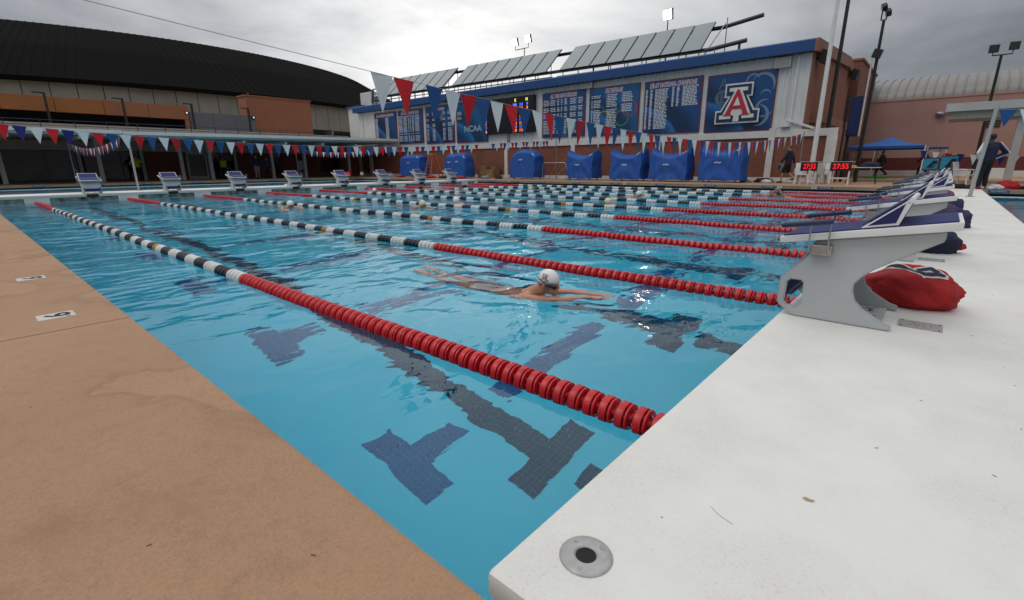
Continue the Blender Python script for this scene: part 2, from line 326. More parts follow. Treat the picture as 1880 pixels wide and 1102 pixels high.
        if smooth:
            for f in b.faces: f.smooth = True
            for e in b.edges: e.smooth = not (len(e.link_faces) == 2 and e.calc_face_angle(0) > R(angle))
        b.to_mesh(me); b.free()
        if mesh_only: return me
        return link(name, me, parent)
def link(name, data, parent=None, loc=None):
    o = bpy.data.objects.new(name, data); col.objects.link(o)
    if parent: o.parent = parent; WL[o.name] = WL.get(parent.name, Vector((0, 0, 0)))
    if loc is not None: o.location = loc
    return o
def tag(o, label=None, cat=None, group=None, kind=None):
    if label: o['label'] = label
    if cat: o['category'] = cat
    if group: o['group'] = group
    if kind: o['kind'] = kind
    return o
def thing(name, label, cat, loc=(0, 0, 0), group=None):
    o = bpy.data.objects.new(name, None); col.objects.link(o); o.location = loc; WL[o.name] = Vector(loc); o.empty_display_size = .1
    return tag(o, label, cat, group)
KIDS = {}
def dup(o, parent=None):
    c = o.copy(); col.objects.link(c); c.parent = parent
    for ch in [x for x in o.children]: dup(ch, c)
    return c
def struct(name, mb, m, **k): return tag(mb.build(name, m, **k), kind='structure')
def text(s, size, loc, rot, m, parent, name='lettering', align='CENTER', ext=.004, sx=1, bold=0, shear=0):
    c = bpy.data.curves.new(name, 'FONT'); c.body = s; c.size = size; c.align_x = align; c.align_y = 'CENTER'; c.extrude = ext; c.offset = bold; c.shear = shear
    tmp = bpy.data.objects.new('tmp', c); col.objects.link(tmp); me = bpy.data.meshes.new_from_object(tmp.evaluated_get(bpy.context.evaluated_depsgraph_get())); bpy.data.objects.remove(tmp); bpy.data.curves.remove(c)
    if not me.materials: me.materials.append(m)
    me.name = name; o = link(name, me, parent); off = WL.get(parent.name, Vector((0, 0, 0))) if parent else Vector((0, 0, 0))
    o.location = Vector(loc)-off; o.rotation_euler = rot; o.scale = (sx, 1, 1); return o
def remeshed(mb, name, m, parent, voxel, smooth=3):
    o = mb.build(name, m, parent)
    r = o.modifiers.new('r', 'REMESH'); r.mode = 'VOXEL'; r.voxel_size = voxel; r.use_smooth_shade = True
    s = o.modifiers.new('s', 'SMOOTH'); s.iterations = smooth; s.factor = .5
    dg = bpy.context.evaluated_depsgraph_get(); me = bpy.data.meshes.new_from_object(o.evaluated_get(dg)); old = o.data; o.modifiers.clear(); o.data = me
    bpy.data.meshes.remove(old)
    if not me.materials: me.materials.append(m)
    for p in me.polygons: p.use_smooth = True
    return o
# ---------------------------------------------------------------- pool shell and decks
L, W, D, FL = 22.86, 22.86, .25, -2.6
mb = MB(); mb.box(-38.4, 14, -.2, W+.2, FL-.3, FL); struct('pool_floor', mb, M_pool)
mb = MB(); mb.box(-38.2, 14, -.25, 0, FL, .02); mb.box(-38.2, 14, W, W+.25, FL, .02); mb.box(-38.6, -38.2, -.25, W+.25, FL, .02); mb.box(14, 14.4, -.25, W+.25, FL, .02)
struct('pool_wall', mb, M_pool)
mb = MB(); mb.box(-38.3, 14, -.6, -.10, .02, .10); mb.box(-38.3, 14, W+.12, W+.7, .02, .12); mb.box(-38.9, -38.32, -.5, W+.5, .02, .12)
struct('gutter', mb, M_gutter)
mb = MB(); mb.box(-38.2, 16, -14, 0, .10, D); struct('near_deck', mb, M_deck, bevel=.012)
mb = MB(); mb.box(-60, 10, W, 27.5, .12, D); mb.box(-60, -38.2, -14, W, .12, D); struct('far_deck', mb, M_deck, bevel=.015)
mb = MB(); mb.box(-5.2, 10, 27.52, 29.0, .08, D-.004); mb.box(-3.2, 60, 34.5, 52, .08, D-.004); mb.box(-5.2, -3.2, 29, 45, .08, D-.005); mb.box(10, 60, W, 29, .1, D-.003); struct('side_deck', mb, M_deck)
mb = MB(); mb.box(-700, 700, -400, 900, -3.6, -3.3); struct('ground', mb, M_coping)
mb = MB(); mb.box(14.4, 60, -14, W, -.5, D-.006); struct('east_deck', mb, M_deck)
mb = MB(); mb.box(-700, -60, -400, 900, -3.2, .1); mb.box(-60, 700, 52, 900, -3.2, .1); mb.box(60, 700, -400, 52, -3.2, .1); mb.box(-60, 60, -400, -14, -3.2, .1); struct('surrounding_ground', mb, M_coping)
# coping faces
mb = MB(); mb.box(-38.19, 14, W-.012, W, .115, D-.012); mb.box(-38.2, -38.185, 0, W-.02, .115, D-.012); struct('pool_coping', mb, M_coping)
# second pool to the right behind (dive well)
mb = MB(); mb.box(-3.2, 60, 29.0, 34.5, -2.0, -1.9); mb.box(-3.4, -3.2, 29, 34.5, -2, .1); mb.box(-3.2, 60, 28.8, 29.0, -2, .1); mb.box(-3.2, 60, 34.5, 34.7, -2, .08); struct('dive_pool_shell', mb, M_pool)
# deck joint lines
for x in (-3.02, -6.4, -9.8, -13.2):
    mb = MB(); mb.box(x-.004, x+.004, -6, -.012, D, D+.0015); struct('deck_joint', mb, mat('joint_dark', (.24, .13, .085), .9))
# ---------------------------------------------------------------- water
def swell(X, Y):
    H = np.zeros_like(X); r = np.random.RandomState(3)
    am = np.clip((-X*.075+Y*.13), .10, 1.0)*(.65+.35*np.sin(X*.5+1.3)*np.cos(Y*.42))
    for i in range(46):
        lam = .30*(7**r.rand()); k = 2*math.pi/lam; a = r.rand()*2*math.pi; ph = r.rand()*6.28
        H += .0021*lam**.75*np.sin(k*(X*math.cos(a)+Y*math.sin(a))+ph)
    H *= am
    # long, thin wavelets running along the near lane
    H += .0012*np.sin(2*math.pi*(X*.97+Y*.2)/.17+np.sin(Y*3.1)*.8+np.sin(X*1.7))*np.exp(-((X+5.5)/2.6)**2-((Y-.6)/1.1)**2)
    H += .0008*np.sin(2*math.pi*(X*.92+Y*.3)/.24+np.sin(Y*2.1)+2)*np.exp(-((X+9)/5)**2-((Y-1.2)/2.)**2)
    # wake of the near swimmer
    for (cx_, cy_, am_, w_, lam) in ((-1.62, 3.0, .006, .35, .16), (-1.85, 2.8, .009, .4, .3), (-2.6, 2.75, .010, .7, .42), (-3.5, 2.8, .012, .45, .3)):
        d = np.hypot((X-cx_)*.8, (Y-cy_)*1.25); H += am_*np.cos(2*math.pi*d/lam)*np.exp(-(d/w_)**2)
    for s_ in (-1, 1):
        q = (Y-2.85)-s_*(-(X+1.6))*.42; H += .010*np.exp(-(q/.13)**2)*np.where(X < -1.6, np.exp((X+1.6)/2.6), 0)*np.cos(X*5)
    return H
def axis(a, b, f0, f1, fine, coarse):
    v = [a]
    while v[-1] < b-1e-6:
        v.append(v[-1]+(fine if f0 <= v[-1] < f1 else coarse))
    v[-1] = b; return np.array(v)
xs = axis(-22.9, .02, -8, .02, .042, .11); ys = axis(-.06, W+.06, -.06, 7.0, .042, .11)
X, Y = np.meshgrid(xs, ys, indexing='ij'); H = swell(X, Y); nx, ny = X.shape
vs_ = np.stack([X, Y, H], -1).reshape(-1, 3).tolist()
fs_ = [(i*ny+j, (i+1)*ny+j, (i+1)*ny+j+1, i*ny+j+1) for i in range(nx-1) for j in range(ny-1)]
o0 = len(vs_); bz = FL-.06
border = [i*ny for i in range(nx)]+[(nx-1)*ny+j for j in range(1, ny)]+[i*ny+ny-1 for i in range(nx-2, -1, -1)]+[j for j in range(ny-2, 0, -1)]
for i in border: vs_.append((vs_[i][0], vs_[i][1], bz))
nb = len(border); fs_ += [(border[k], o0+k, o0+(k+1) % nb, border[(k+1) % nb]) for k in range(nb)]+[tuple(o0+k for k in range(nb))]
me = bpy.data.meshes.new('pool_water'); me.from_pydata(vs_, [], fs_); me.materials.append(M_water)
b = bmesh.new(); b.from_mesh(me); bmesh.ops.recalc_face_normals(b, faces=b.faces)
for f in b.faces: f.smooth = f.normal.z > .7
b.to_mesh(me); b.free(); tag(link('pool_water', me), kind='structure')
for nm, x0, x1, y0, y1, z0 in (('pool_water', -38.25, -24.5, -.06, W+.06, bz), ('pool_water', 1.62, 14.05, -.06, W+.06, bz), ('dive_pool_water', -3.25, 60, 28.95, 34.55, -1.95)):
    mb = MB(); mb.box(x0, x1, y0, y1, z0, 0.0); struct(nm, mb, M_still)
# ---------------------------------------------------------------- floor markings
def tiles(mbx, x0, x1, y0, y1, z, s=.056, g=.009):
    nx_, ny_ = max(1, round((x1-x0)/s)), max(1, round((y1-y0)/s)); dx, dy = (x1-x0)/nx_, (y1-y0)/ny_
    return [(x0+dx*(i+.5), y0+dy*(j+.5), dx-g, dy-g) for i in range(nx_) for j in range(ny_)]
tile_mesh = {}
def tile_obj(kind, m, parent, c):
    if kind not in tile_mesh:
        q = MB(); q.box(-.5, .5, -.5, .5, 0, 1); tile_mesh[kind] = q.build('tile', m, mesh_only=True)
    o = link('tile', tile_mesh[kind], parent); o.location = (c[0]-WL[parent.name].x, c[1]-WL[parent.name].y, FL+.006-WL[parent.name].z); o.scale = (c[2], c[3], .006)
def marking(label, rects, m, grout, single, cat='pool marking', group=None):
    xm = sum(r[0]+r[1] for r in rects)/2/len(rects); ym = sum(r[2]+r[3] for r in rects)/2/len(rects)
    t = thing('floor_marking', label, cat, (xm, ym, FL), group)
    q = MB()
    for r in rects: q.box(r[0], r[1], r[2], r[3], FL+.001, FL+.006)
    q.build('grout_bed', grout, t)
    cells = [c for r in rects for c in tiles(None, *r, 0)]
    cells.sort(key=lambda c: (c[0]-.6)**2+(c[1]+.6)**2)
    for c in cells[:single]: tile_obj(m.name, m, t, c)
    if len(cells) > single:
        q = MB()
        for c in cells[single:]:
            a, b_, e, f = c[0]-c[2]/2, c[0]+c[2]/2, c[1]-c[3]/2, c[1]+c[3]/2; q.add([(a, e, FL+.011), (b_, e, FL+.011), (b_, f, FL+.011), (a, f, FL+.011)], [(0, 1, 2, 3)])
        tag(q.build('tile_field', m, t), kind='stuff')
LN = [2.5+2.54*i for i in range(8)]
for i, yc in enumerate(LN):
    rects = [(-21.3, -1.74, yc-.15, yc+.15), (-1.74, -1.44, yc-.46, yc+.46), (-1.28, -.60, yc-.13, yc+.13), (-21.6, -21.3, yc-.46, yc+.46)]
    if i == 0: marking('dark tiled lane line ending in a T, nearest the tan deck', rects, M_tnavy, M_groutd, 300)
    elif i == 1: marking('dark tiled lane line under the swimmer, second from the tan deck', rects, M_tnavy, M_groutd, 120, )
    else: marking('dark tiled lane line on the pool floor in the farther lanes', rects, M_tnavy, M_groutd, 0, group='dark lane lines of the farther lanes')
for k in range(8):
    xc = -2.5-2.54*k
    rects = [(xc-.44, xc+.44, 1.42, 1.72), (xc-.15, xc+.15, 1.72, 2.20)]
    for yc in LN[:-1]: rects.append((xc-.15, xc+.15, yc+.30, yc+2.54-.30))
    if k == 0: marking('blue tiled T and cross line on the floor nearest the white bulkhead', rects, M_tblue, M_grout, 170)
    elif k == 1: marking('blue tiled T and cross line, second from the near bulkhead', rects, M_tblue, M_grout, 120)
    else: marking('blue tiled cross line on the pool floor farther down the lanes', rects, M_tblue, M_grout, 0, group='blue cross lines farther down the lanes')
# ---------------------------------------------------------------- bulkheads
def bulkhead(label, x0, x1, slots):
    t = thing('bulkhead', label, 'bulkhead', ((x0+x1)/2, W/2, D))
    for k in range(3):
        ya = (.05, 8.115, 15.9)[k]; yb = (8.10, 15.885, W-.04)[k]
        q = MB(); q.box(x0, x1, ya, yb, D-.07, D); q.build('top_panel', M_bulk, t, bevel=.016, smooth=True)
    q = MB()
    for xa in (x0+.012, x1-.10):
        q.box(xa, xa+.088, .06, W-.05, .146 if slots else .02, D-.071)
        if slots:
            ye = [.07, 1.27+.0]; y = .07
            for (a, b_) in slots: q.box(xa, xa+.088, y, a, -.02, .145); y = b_
            q.box(xa, xa+.088, y, W-.05, -.02, .145)
        q.box(xa, xa+.088, .06, W-.05, -1.1, -.021)
    q.box(x0+.1, x1-.1, .06, .12, -1.1, D-.071); q.box(x0+.1, x1-.1, W-.1, W-.05, -1.1, D-.071)
    q.build('body', M_bulk, t, bevel=.004)
    if slots:
        for a, b_ in slots:
            g = MB(); g.box(x1-.09, x1-.06, a, b_, -.03, .145)
            g.build('grille', M_grate, t)
    return t
slots = [(.40, 1.0)]+[(1.27+2.54*i+.38, 1.27+2.54*i+2.30) for i in range(8)]+[(21.9, 22.5)]
nb_ = bulkhead('wide white bulkhead walkway beside the camera with grey disc anchor', 0, 1.65, None)
q = MB(); q.box(-.006, 1.65, .012, .05, D-.20, D-.075); q.build('end_lip', M_blockwhite, nb_, bevel=.012, smooth=True)
bulkhead('white bulkhead across the far end of the lanes', -L-1.65, -L, slots)
# ---------------------------------------------------------------- lane ropes
PITCH = .0865; NF = 258
def float_mesh(n, lod):
    q = MB(); r = .073
    if lod:
        prof = [(r*.95, -.021), (r, -.017), (r, .013), (r*.96, .0175), (r*.84, .016), (r*.82, -.019)]
        q.lathe(prof, (0, 0, 0), 'x', n, close=True)                      # rim
        q.lathe([(.018, -.043), (.024, -.032), (.024, .032), (.018, .043)], (0, 0, 0), 'x', 10)    # hub
        for k in range(6):                                                # vanes
            a = k*math.pi/3; u = Vector((0, math.cos(a), math.sin(a)))
            q.obox(u*.042, Vector((.030, 0, 0)), u*.020, Vector((0, -math.sin(a), math.cos(a)))*.0028)
        q.lathe([(.060, -.002), (.060, .002), (.02, .002), (.02, -.002)], (0, 0, 0), 'x', n, close=True)
        q.lathe([(.068, .026), (.0715, .029), (.069, .037), (.050, .040), (.050, .032), (.062, .028)], (0, 0, 0), 'x', n, close=True)
    else:
        q.lathe([(.045, -.036), (r, -.02), (r, .02), (.045, .036)], (0, 0, 0), 'x', n)
    return q
def fcolor(i):
    x = .12+i*PITCH
    if x < 4.66: return 0
    if x > L-4.66: return 0
    if 7.72 < x < 7.88 or L-7.88 < x < L-7.72: return 3
    return 1 if int((x-4.66)/(4*PITCH)) % 2 == 0 else 2
FM = [M_red, M_fwhite, M_fnavy, M_fyellow]
lodm = {}
for c in range(4):
    lodm[(c, 1)] = float_mesh(26, 1).build('float', FM[c], mesh_only=True, smooth=True)
    lodm[(c, 0)] = float_mesh(12, 0).build('float', FM[c], mesh_only=True, smooth=True)
ords = ['nearest the tan deck', 'second from the tan deck, beyond the swimmer', 'third from the tan deck', 'fourth from the tan deck', 'fifth from the tan deck', 'sixth from the tan deck', 'seventh from the tan deck', 'next to last before the far deck', 'last one, beside the far deck']
for r_ in range(9):
    yr = 1.27+2.54*r_*.9975
    t = thing('lane_rope', 'lane rope of red, white and navy floats, '+ords[r_], 'lane rope', (-.0, yr, .0), 'lane ropes across the pool')
    bow = lambda x: .03*math.sin(x/L*math.pi)*(1 if r_ % 2 else -1)
    zf = lambda x: .012+.006*math.sin(x*1.3+r_)
    q = MB(); q.tube([(-x, yr+bow(x), zf(x)) for x in np.linspace(0.0, L, 60)], .006, 6); q.build('cable', M_steel, t)
    base = float_mesh(10, 0)
    rest = MB()
    for i in range(NF):
        x = .12+i*PITCH
        single = (r_ == 0) or (r_ == 1) or (r_ == 2 and x < 14)
        c = fcolor(i)
        if single:
            o = link('float', lodm[(c, 1 if x < 9 and r_ < 2 else 0)], t); o.location = (-x, bow(x)+random.uniform(-.003, .003), zf(x)); o.rotation_euler = (random.uniform(0, 6), random.uniform(-.03, .03), random.uniform(-.03, .03)+.02)
        else:
            rest.k = c; rest.add([(v[0]-x, v[1]+yr+bow(x), v[2]+zf(x)) for v in base.v], base.f)
    if rest.v: tag(rest.build('float_run', FM, t, smooth=True), kind='stuff')
# lane line running across the pool section behind the far bulkhead
for k, (xx, lb) in enumerate(((-27.0, 'red lane rope floating just behind the far bulkhead'), (-29.6, 'second red lane rope behind the far bulkhead'))):
    q = MB(); bs = float_mesh(8, 0)
    for i in range(int((W-.4)/PITCH)):
        q.add([(v[1]+xx, v[0]+.2+i*PITCH, v[2]+.01) for v in bs.v], bs.f)
    t = thing('lane_rope', lb, 'lane rope', (xx, 0, 0), 'lane ropes across the pool'); tag(q.build('float_run', M_red, t, smooth=True), kind='stuff')
for k, xy in enumerate(((30.4, 'nearest lane rope of the second pool at right'), (31.7, 'middle lane rope of the second pool at right'), (33.0, 'farthest lane rope of the second pool at right'))):
    q = MB(); bs = float_mesh(8, 0)
    for i in range(320): q.add([(v[0]-2.9+i*PITCH, v[1]+xy[0], v[2]+.01) for v in bs.v], bs.f)
    t = thing('lane_rope', 'pale red '+xy[1], 'lane rope', (0, xy[0], 0), 'lane ropes of the second pool'); tag(q.build('float_run', mat('pale_red_float', (.5, .08, .1), .4), t), kind='stuff')
# ---------------------------------------------------------------- starting blocks
def make_block():
    t = thing('starting_block', 'x', 'starting block', (0, 0, 0), 'starting blocks')
    z = -.25
    out = [(.55, .252), (.55, .283), (.51, .293), (.475, .312), (.41, .352), (.37, .395), (.352, .445), (.352, .487), (.38, .53), (.43, .58), (.50, .63), (.685, .755), (.69, .775), (.69, .808), (.13, .71), (.12, .64), (.08, .585), (-.005, .492), (-.018, .478), (-.02, .325), (.0, .30), (.07, .252)]
    hole = [(.04, .472), (.022, .455), (.018, .335), (.035, .315), (.08, .305), (.108, .33), (.108, .455), (.095, .472)]
    for s in (-1, 1):
        bm = bmesh.new(); y0 = s*.265; y1 = s*.235
        def loop(pts): 
            v = [bm.verts.new((p[0], y0, p[1]+z)) for p in pts]; return [bm.edges.new((v[i], v[(i+1) % len(v)])) for i in range(len(v))]
        e = loop(out)+loop(hole); bmesh.ops.triangle_fill(bm, use_beauty=True, use_dissolve=False, edges=e)
        bmesh.ops.recalc_face_normals(bm, faces=bm.faces)
        ret = bmesh.ops.extrude_face_region(bm, geom=bm.faces[:]); bmesh.ops.translate(bm, verts=[v for v in ret['geom'] if isinstance(v, bmesh.types.BMVert)], vec=(0, y1-y0, 0))
        bmesh.ops.recalc_face_normals(bm, faces=bm.faces)
        bmesh.ops.dissolve_limit(bm, angle_limit=.01, verts=bm.verts[:], edges=bm.edges[:])
        bmesh.ops.bevel(bm, geom=[ed for ed in bm.edges if len(ed.link_faces) == 2 and ed.calc_face_angle(0) > R(60)], offset=.006, segments=2, affect='EDGES')
        me_ = bpy.data.meshes.new('side_panel'); bm.to_mesh(me_); bm.free(); me_.materials.append(M_blockgrey); link('side_panel', me_, t)
    def sl(x): return .726+.176*(x+.04)+z           # top of platform
    q = MB(); q.prism([(-.042, sl(-.042)), (.742, sl(.742)), (.742, sl(.742)-.042), (-.038, sl(-.042)-.036)], 'y', -.31, .31); q.build('platform', M_blockwhite, t, bevel=.006, smooth=True)
    q = MB(); q.prism([(-.028, sl(-.028)+.001), (.722, sl(.722)+.001), (.722, sl(.722)+.007), (-.028, sl(-.028)+.007)], 'y', -.285, .285); q.build('grip_pad', M_pad, t)
    fin = thing_part('kick_plate', t)
    A, B, Cc = (.335, sl(.335)+.008), (.495, sl(.495)+.008), (.522, .962+z)
    q = MB(); q.prism([A, (A[0]+.03, A[1]), (Cc[0]+.012, Cc[1]-.018), Cc], 'y', -.27, .27); q.build('kick_board', M_blockwhite, fin, bevel=.004, smooth=True)
    nrm = Vector((-(Cc[1]-A[1]), 0, Cc[0]-A[0])).normalized()
    q = MB(); c = Vector(((A[0]+Cc[0])/2-.006, 0, (A[1]+Cc[1])/2+.004)); u = Vector((Cc[0]-A[0], 0, Cc[1]-A[1])); q.obox(c+nrm*.001, u*.44, Vector((0, .255, 0)), nrm*.003); q.build('kick_pad', M_pad, fin)
    for s in (-1, 1):
        q = MB(); q.prism([A, B, (Cc[0]+.012, Cc[1]-.012)], 'y', s*.272, s*.285); q.build('gusset', M_blockwhite, fin, bevel=.005, smooth=True)
        def ins(p, k): g = ((A[0]+B[0]+Cc[0])/3, (A[1]+B[1]+Cc[1])/3); return (g[0]+(p[0]-g[0])*k, g[1]+(p[1]-g[1])*k)
        q = MB(); q.prism([ins(A, .74), ins(B, .70), ins(Cc, .78)], 'y', s*.2855, s*.2875); q.build('gusset_panel', M_padflat, fin)
    q = MB(); q.tube([(Cc[0]+.006, -.285, Cc[1]-.006), (Cc[0]+.006, .285, Cc[1]-.006)], .014, 12); q.build('top_roller', M_blockwhite, fin, smooth=True)
    for s in (-1, 1):
        hd = thing_part('side_handle', t); yy = s*.335
        q = MB(); q.tube([(-.032, yy, .795+z), (-.018, yy, .798+z), (.208, yy, .834+z), (.218, yy, .835+z)], [.012, .016, .016, .012], 12); q.build('grip_tube', M_tube, hd, smooth=True)
        for xx in (.115, .208):
            zt = .80+.165*(xx+.04)+z
            q = MB(); q.tube([(xx+.01, s*.268, .643+z), (xx+.008, s*.30, .64+z), (xx+.003, s*.333, .66+z), (xx, s*.338, .74+z), (xx, s*.336, zt-.01), (xx, s*.330, zt+.018), (xx+.001, s*.31, zt+.012)], .0045, 8); q.build('hoop', M_steel, hd, smooth=True)
        q = MB(); q.box(.125, .225, min(s*.266, s*.312), max(s*.266, s*.312), .640+z, .695+z); q.build('bracket', M_steel, hd, bevel=.004)
    q = MB(); q.prism([(.125, .70), (.135, .695), (.02, .47), (.008, .475)], 'y', -.234, .234); q.v = [(v[0], v[1], v[2]+z) for v in q.v]; q.build('front_panel', M_blockgrey, t)
    q = MB(); q.box(-.012, .004, -.234, .234, .335+z, .43+z); q.build('foot_panel', M_pad, t, bevel=.004)
    q = MB(); q.tube([(.045, -.236, .385+z), (.045, .236, .385+z)], .014, 12); q.build('grab_bar', M_tube, t, smooth=True)
    q = MB(); q.box(.20, .50, -.234, .234, .252+z, .264+z); q.build('base_plate', M_blockgrey, t, bevel=.004)
    for s in (-.10, .10):
        q = MB(); q.tube([(.43, s, .264+z), (.43, s, .285+z)], .012, 10); q.tube([(.40, s-.012, .285+z), (.43, s, .283+z), (.465, s+.012, .287+z)], .005, 6); q.build('clamp_knob', M_galv, t, smooth=True)
    return t
def thing_part(name, parent):
    o = bpy.data.objects.new(name, None); col.objects.link(o); o.parent = parent; WL[o.name] = WL.get(parent.name, Vector()); return o
proto = make_block()
BY = [2.905+2.54*i for i in range(8)]
nlab = ['nearest starting block, grey with navy kick plate, on the near bulkhead', 'second starting block from the camera on the near bulkhead', 'third starting block from the camera on the near bulkhead', 'fourth starting block along the near bulkhead, fin showing behind the third', 'fifth starting block along the near bulkhead', 'sixth starting block along the near bulkhead', 'seventh starting block along the near bulkhead', 'last starting block on the near bulkhead, by the far deck']
proto.location = (.0, BY[0], D); proto['label'] = nlab[0]
for i in range(1, 8):
    o = dup(proto); o.location = (0, BY[i], D); o['label'] = nlab[i]
    kp = [c for c in o.children if c.name.startswith('kick_plate')][0]; sh_ = (0, .02, .155, .0, .11, .03, .16, .05)[i]; kp.location = (sh_, 0, sh_*.176)
    o.rotation_euler.z = random.uniform(-.01, .01)
flab = ['leftmost starting block on the far bulkhead, below the thin pole', 'second starting block from the left on the far bulkhead', 'third starting block from the left on the far bulkhead', 'fourth starting block from the left on the far bulkhead', 'fifth starting block from the left, with red clock behind it', 'sixth starting block from the left on the far bulkhead', 'far starting block in front of the leftmost blue cover', 'rightmost starting block on the far bulkhead']
for i in range(8):
    o = dup(proto); o.location = (-L, BY[i]-.03, D); o.rotation_euler.z = math.pi; o['label'] = flab[i]; o['group'] = 'starting blocks on the far bulkhead'
# lane number plates of the far bulkhead (dark plates under each block)
for i in range(8):
    q = MB(); q.box(-L-.003, -L+.012, BY[i]-.24, BY[i]+.10, .135, .235); tag(q.build('touch_plate', M_rubber), 'black plate on the bulkhead face below the far starting block, '+['leftmost', 'second from left', 'third from left', 'fourth from left', 'fifth from left', 'sixth from left', 'seventh from left', 'rightmost'][i], 'plate', 'black plates under the far starting blocks')
# anchors
def disc_anchor(x, y):
    t = thing('disc_anchor', 'round grey metal disc with a black hole, near the bulkhead corner', 'anchor', (x, y, D))
    q = MB(); prof = [(.0245, D-.04), (.0245, D+.003), (.028, D+.006), (.057, D+.006), (.062, D+.003), (.063, D+.0005)]
    q.lathe([(r, h-0) for r, h in prof]+[(.063, D-.001), (.035, D-.04)], (x, y, 0), 'z', 40, close=True); q.build('flange', M_plate, t, smooth=True)
    q = MB(); q.lathe([(.0243, .002), (.0243, .0005)], (x, y, D), 'z', 24); q.build('socket', M_dark, t)
    for a in (-1.3, 1.15, 2.7):
        cx_, cy_ = x+.045*math.cos(a), y+.045*math.sin(a); q = MB(); q.lathe([(.0052, 0), (.0052, .0015), (.003, .0008), (.001, .0002)], (cx_, cy_, D+.0052), 'z', 12); q.build('screw', M_galv, t, smooth=True)
disc_anchor(.148, .236)
for i, yy in enumerate((2.89, 5.43, 7.97)):
    t = thing('anchor_plate', ['grey rectangular anchor plate behind the nearest starting block', 'grey rectangular anchor plate behind the second starting block', 'grey rectangular anchor plate behind the third starting block'][i], 'plate', (.67, yy, D))
    q = MB(); q.box(.573, .768, yy-.085, yy+.075, D, D+.004); q.build('plate', M_plate, t, bevel=.0015)
    q = MB()
    for a in (.588, .753):
        for b_ in (-.07, .06): q.lathe([(.005, .0), (.005, .0025)], (a, yy+b_, D+.004), 'z', 8)
    for k in range(14): q.lathe([(.003, 0), (.003, .001)], (.62+.008*k+random.uniform(-.01, .01), yy+random.uniform(-.05, .05), D+.004), 'z', 6)
    q.build('screw_heads', M_dark, t)
# debris on the decks
q = MB()
for k in range(26):
    x, y = random.uniform(.1, 1.5), random.uniform(.3, 6.5); a = random.uniform(0, 3.1); l = random.uniform(.004, .012)
    q.tube([(x, y, D+.0015), (x+l*math.cos(a), y+l*math.sin(a), D+.002)], .0009, 4)
for k in range(16):
    x, y = random.uniform(-3, .4), random.uniform(-1.0, -.06); a = random.uniform(0, 3.1); l = random.uniform(.006, .014)
    q.tube([(x, y, D+.0015), (x+l*math.cos(a), y+l*math.sin(a), D+.002)], .0011, 4)
tag(q.build('debris', mat('debris_brown', (.12, .09, .05), .9)), 'bits of dry grass scattered on the pale decks', 'debris', kind='stuff')
q = MB(); q.tube([(.31, .60, D+.001), (.33, .585, D+.001), (.352, .575, D+.001), (.375, .57, D+.001)], .0004, 4); tag(q.build('hair_strand', M_hairb), 'single dark strand lying on the near bulkhead', 'strand')
q = MB()
q.grid(7, 4, lambda u, v: (.50+.028*(u-.5)+.004*v, .80+(v-.5)*.014*math.sin(math.pi*max(.08, min(.92, u))), D+.003+.002*math.sin(u*9))); tag(q.build('dry_leaf', mat('leaf_tan', (.45, .32, .18), .8)), 'small tan leaf scrap lying on the near bulkhead', 'leaf')
# tile markers
def depth_marker(x, y, label):
    t = thing('depth_marker', label, 'depth marker', (x, y, D)); q = MB(); q.box(x-.078, x+.078, y-.088, y+.088, D-.004, D+.0015); q.build('tile', M_tilew, t)
    text('9', .17, (x-.008, y-.0, D+.002), (0, 0, 0), M_rubber, t, ext=.0006, sx=1.15, bold=.004); text('FT', .03, (x+.058, y+.05, D+.002), (0, 0, 0), M_rubber, t, ext=.0006)
depth_marker(-3.42, -.30, 'white depth tile with black 9 on the tan deck, nearer one'); depth_marker(-5.02, -.28, 'white depth tile with black 9 on the tan deck, farther one')
def coping_tile(p, kind, axis_='x', group=None, label=None):
    x, y, z = p; q = MB()
    w = .26 if kind == 'blue' else .09
    if axis_ == 'x': q.box(x-w, x+w, y-.018, y-.008, z-.045, z+.045)
    else: q.box(x-.003, x+.018, y-w, y+w, z-.045, z+.045)
    t = thing('coping_tile', label, 'tile', (x, y, z), group); q.build('tile', M_tileb if kind == 'blue' else M_tilew, t)
    rot = (R(90), 0, 0) if axis_ == 'x' else (R(90), 0, R(90)); off = (0, -.019, 0) if axis_ == 'x' else (.019, 0, 0)
    text('NO DIVING' if kind == 'blue' else '9', .075 if kind == 'blue' else .10, (x+off[0], y+off[1], z), rot, M_print if kind == 'blue' else M_rubber, t, ext=.001)
ORD = ['leftmost', 'second from left', 'third from left', 'fourth from left', 'fifth from left', 'sixth from left', 'seventh from left', 'eighth from left', 'ninth from left', 'rightmost, beyond the near bulkhead']
for n_, xx in enumerate((-21.56, -19.54, -17.52, -15.03, -12.54, -10.0, -7.56, -5.06, -2.95, 2.09)): coping_tile((xx, W-.005, .185), 'blue', group='blue tiles on the far pool edge', label='blue tile in the far deck edge, '+ORD[n_])
for n_, xx in enumerate((-20.13, -11.99, -4.62, -3.35)): coping_tile((xx, W-.005, .185), 'white', group='white number tiles on the far pool edge', label='white number tile on the far deck edge, '+['leftmost', 'below the third sagging cover', 'left one of a pair below the clocks', 'right one of a pair below the clocks'][n_])
for n_, yy in enumerate((2.79, 5.41, 7.92, 10.7, 15.9, 18.6)): coping_tile((-38.18, yy, .185), 'blue', 'y', 'dark tiles on the left pool edge', 'dark tile in the beige edge before the canopy wing, '+ORD[n_])
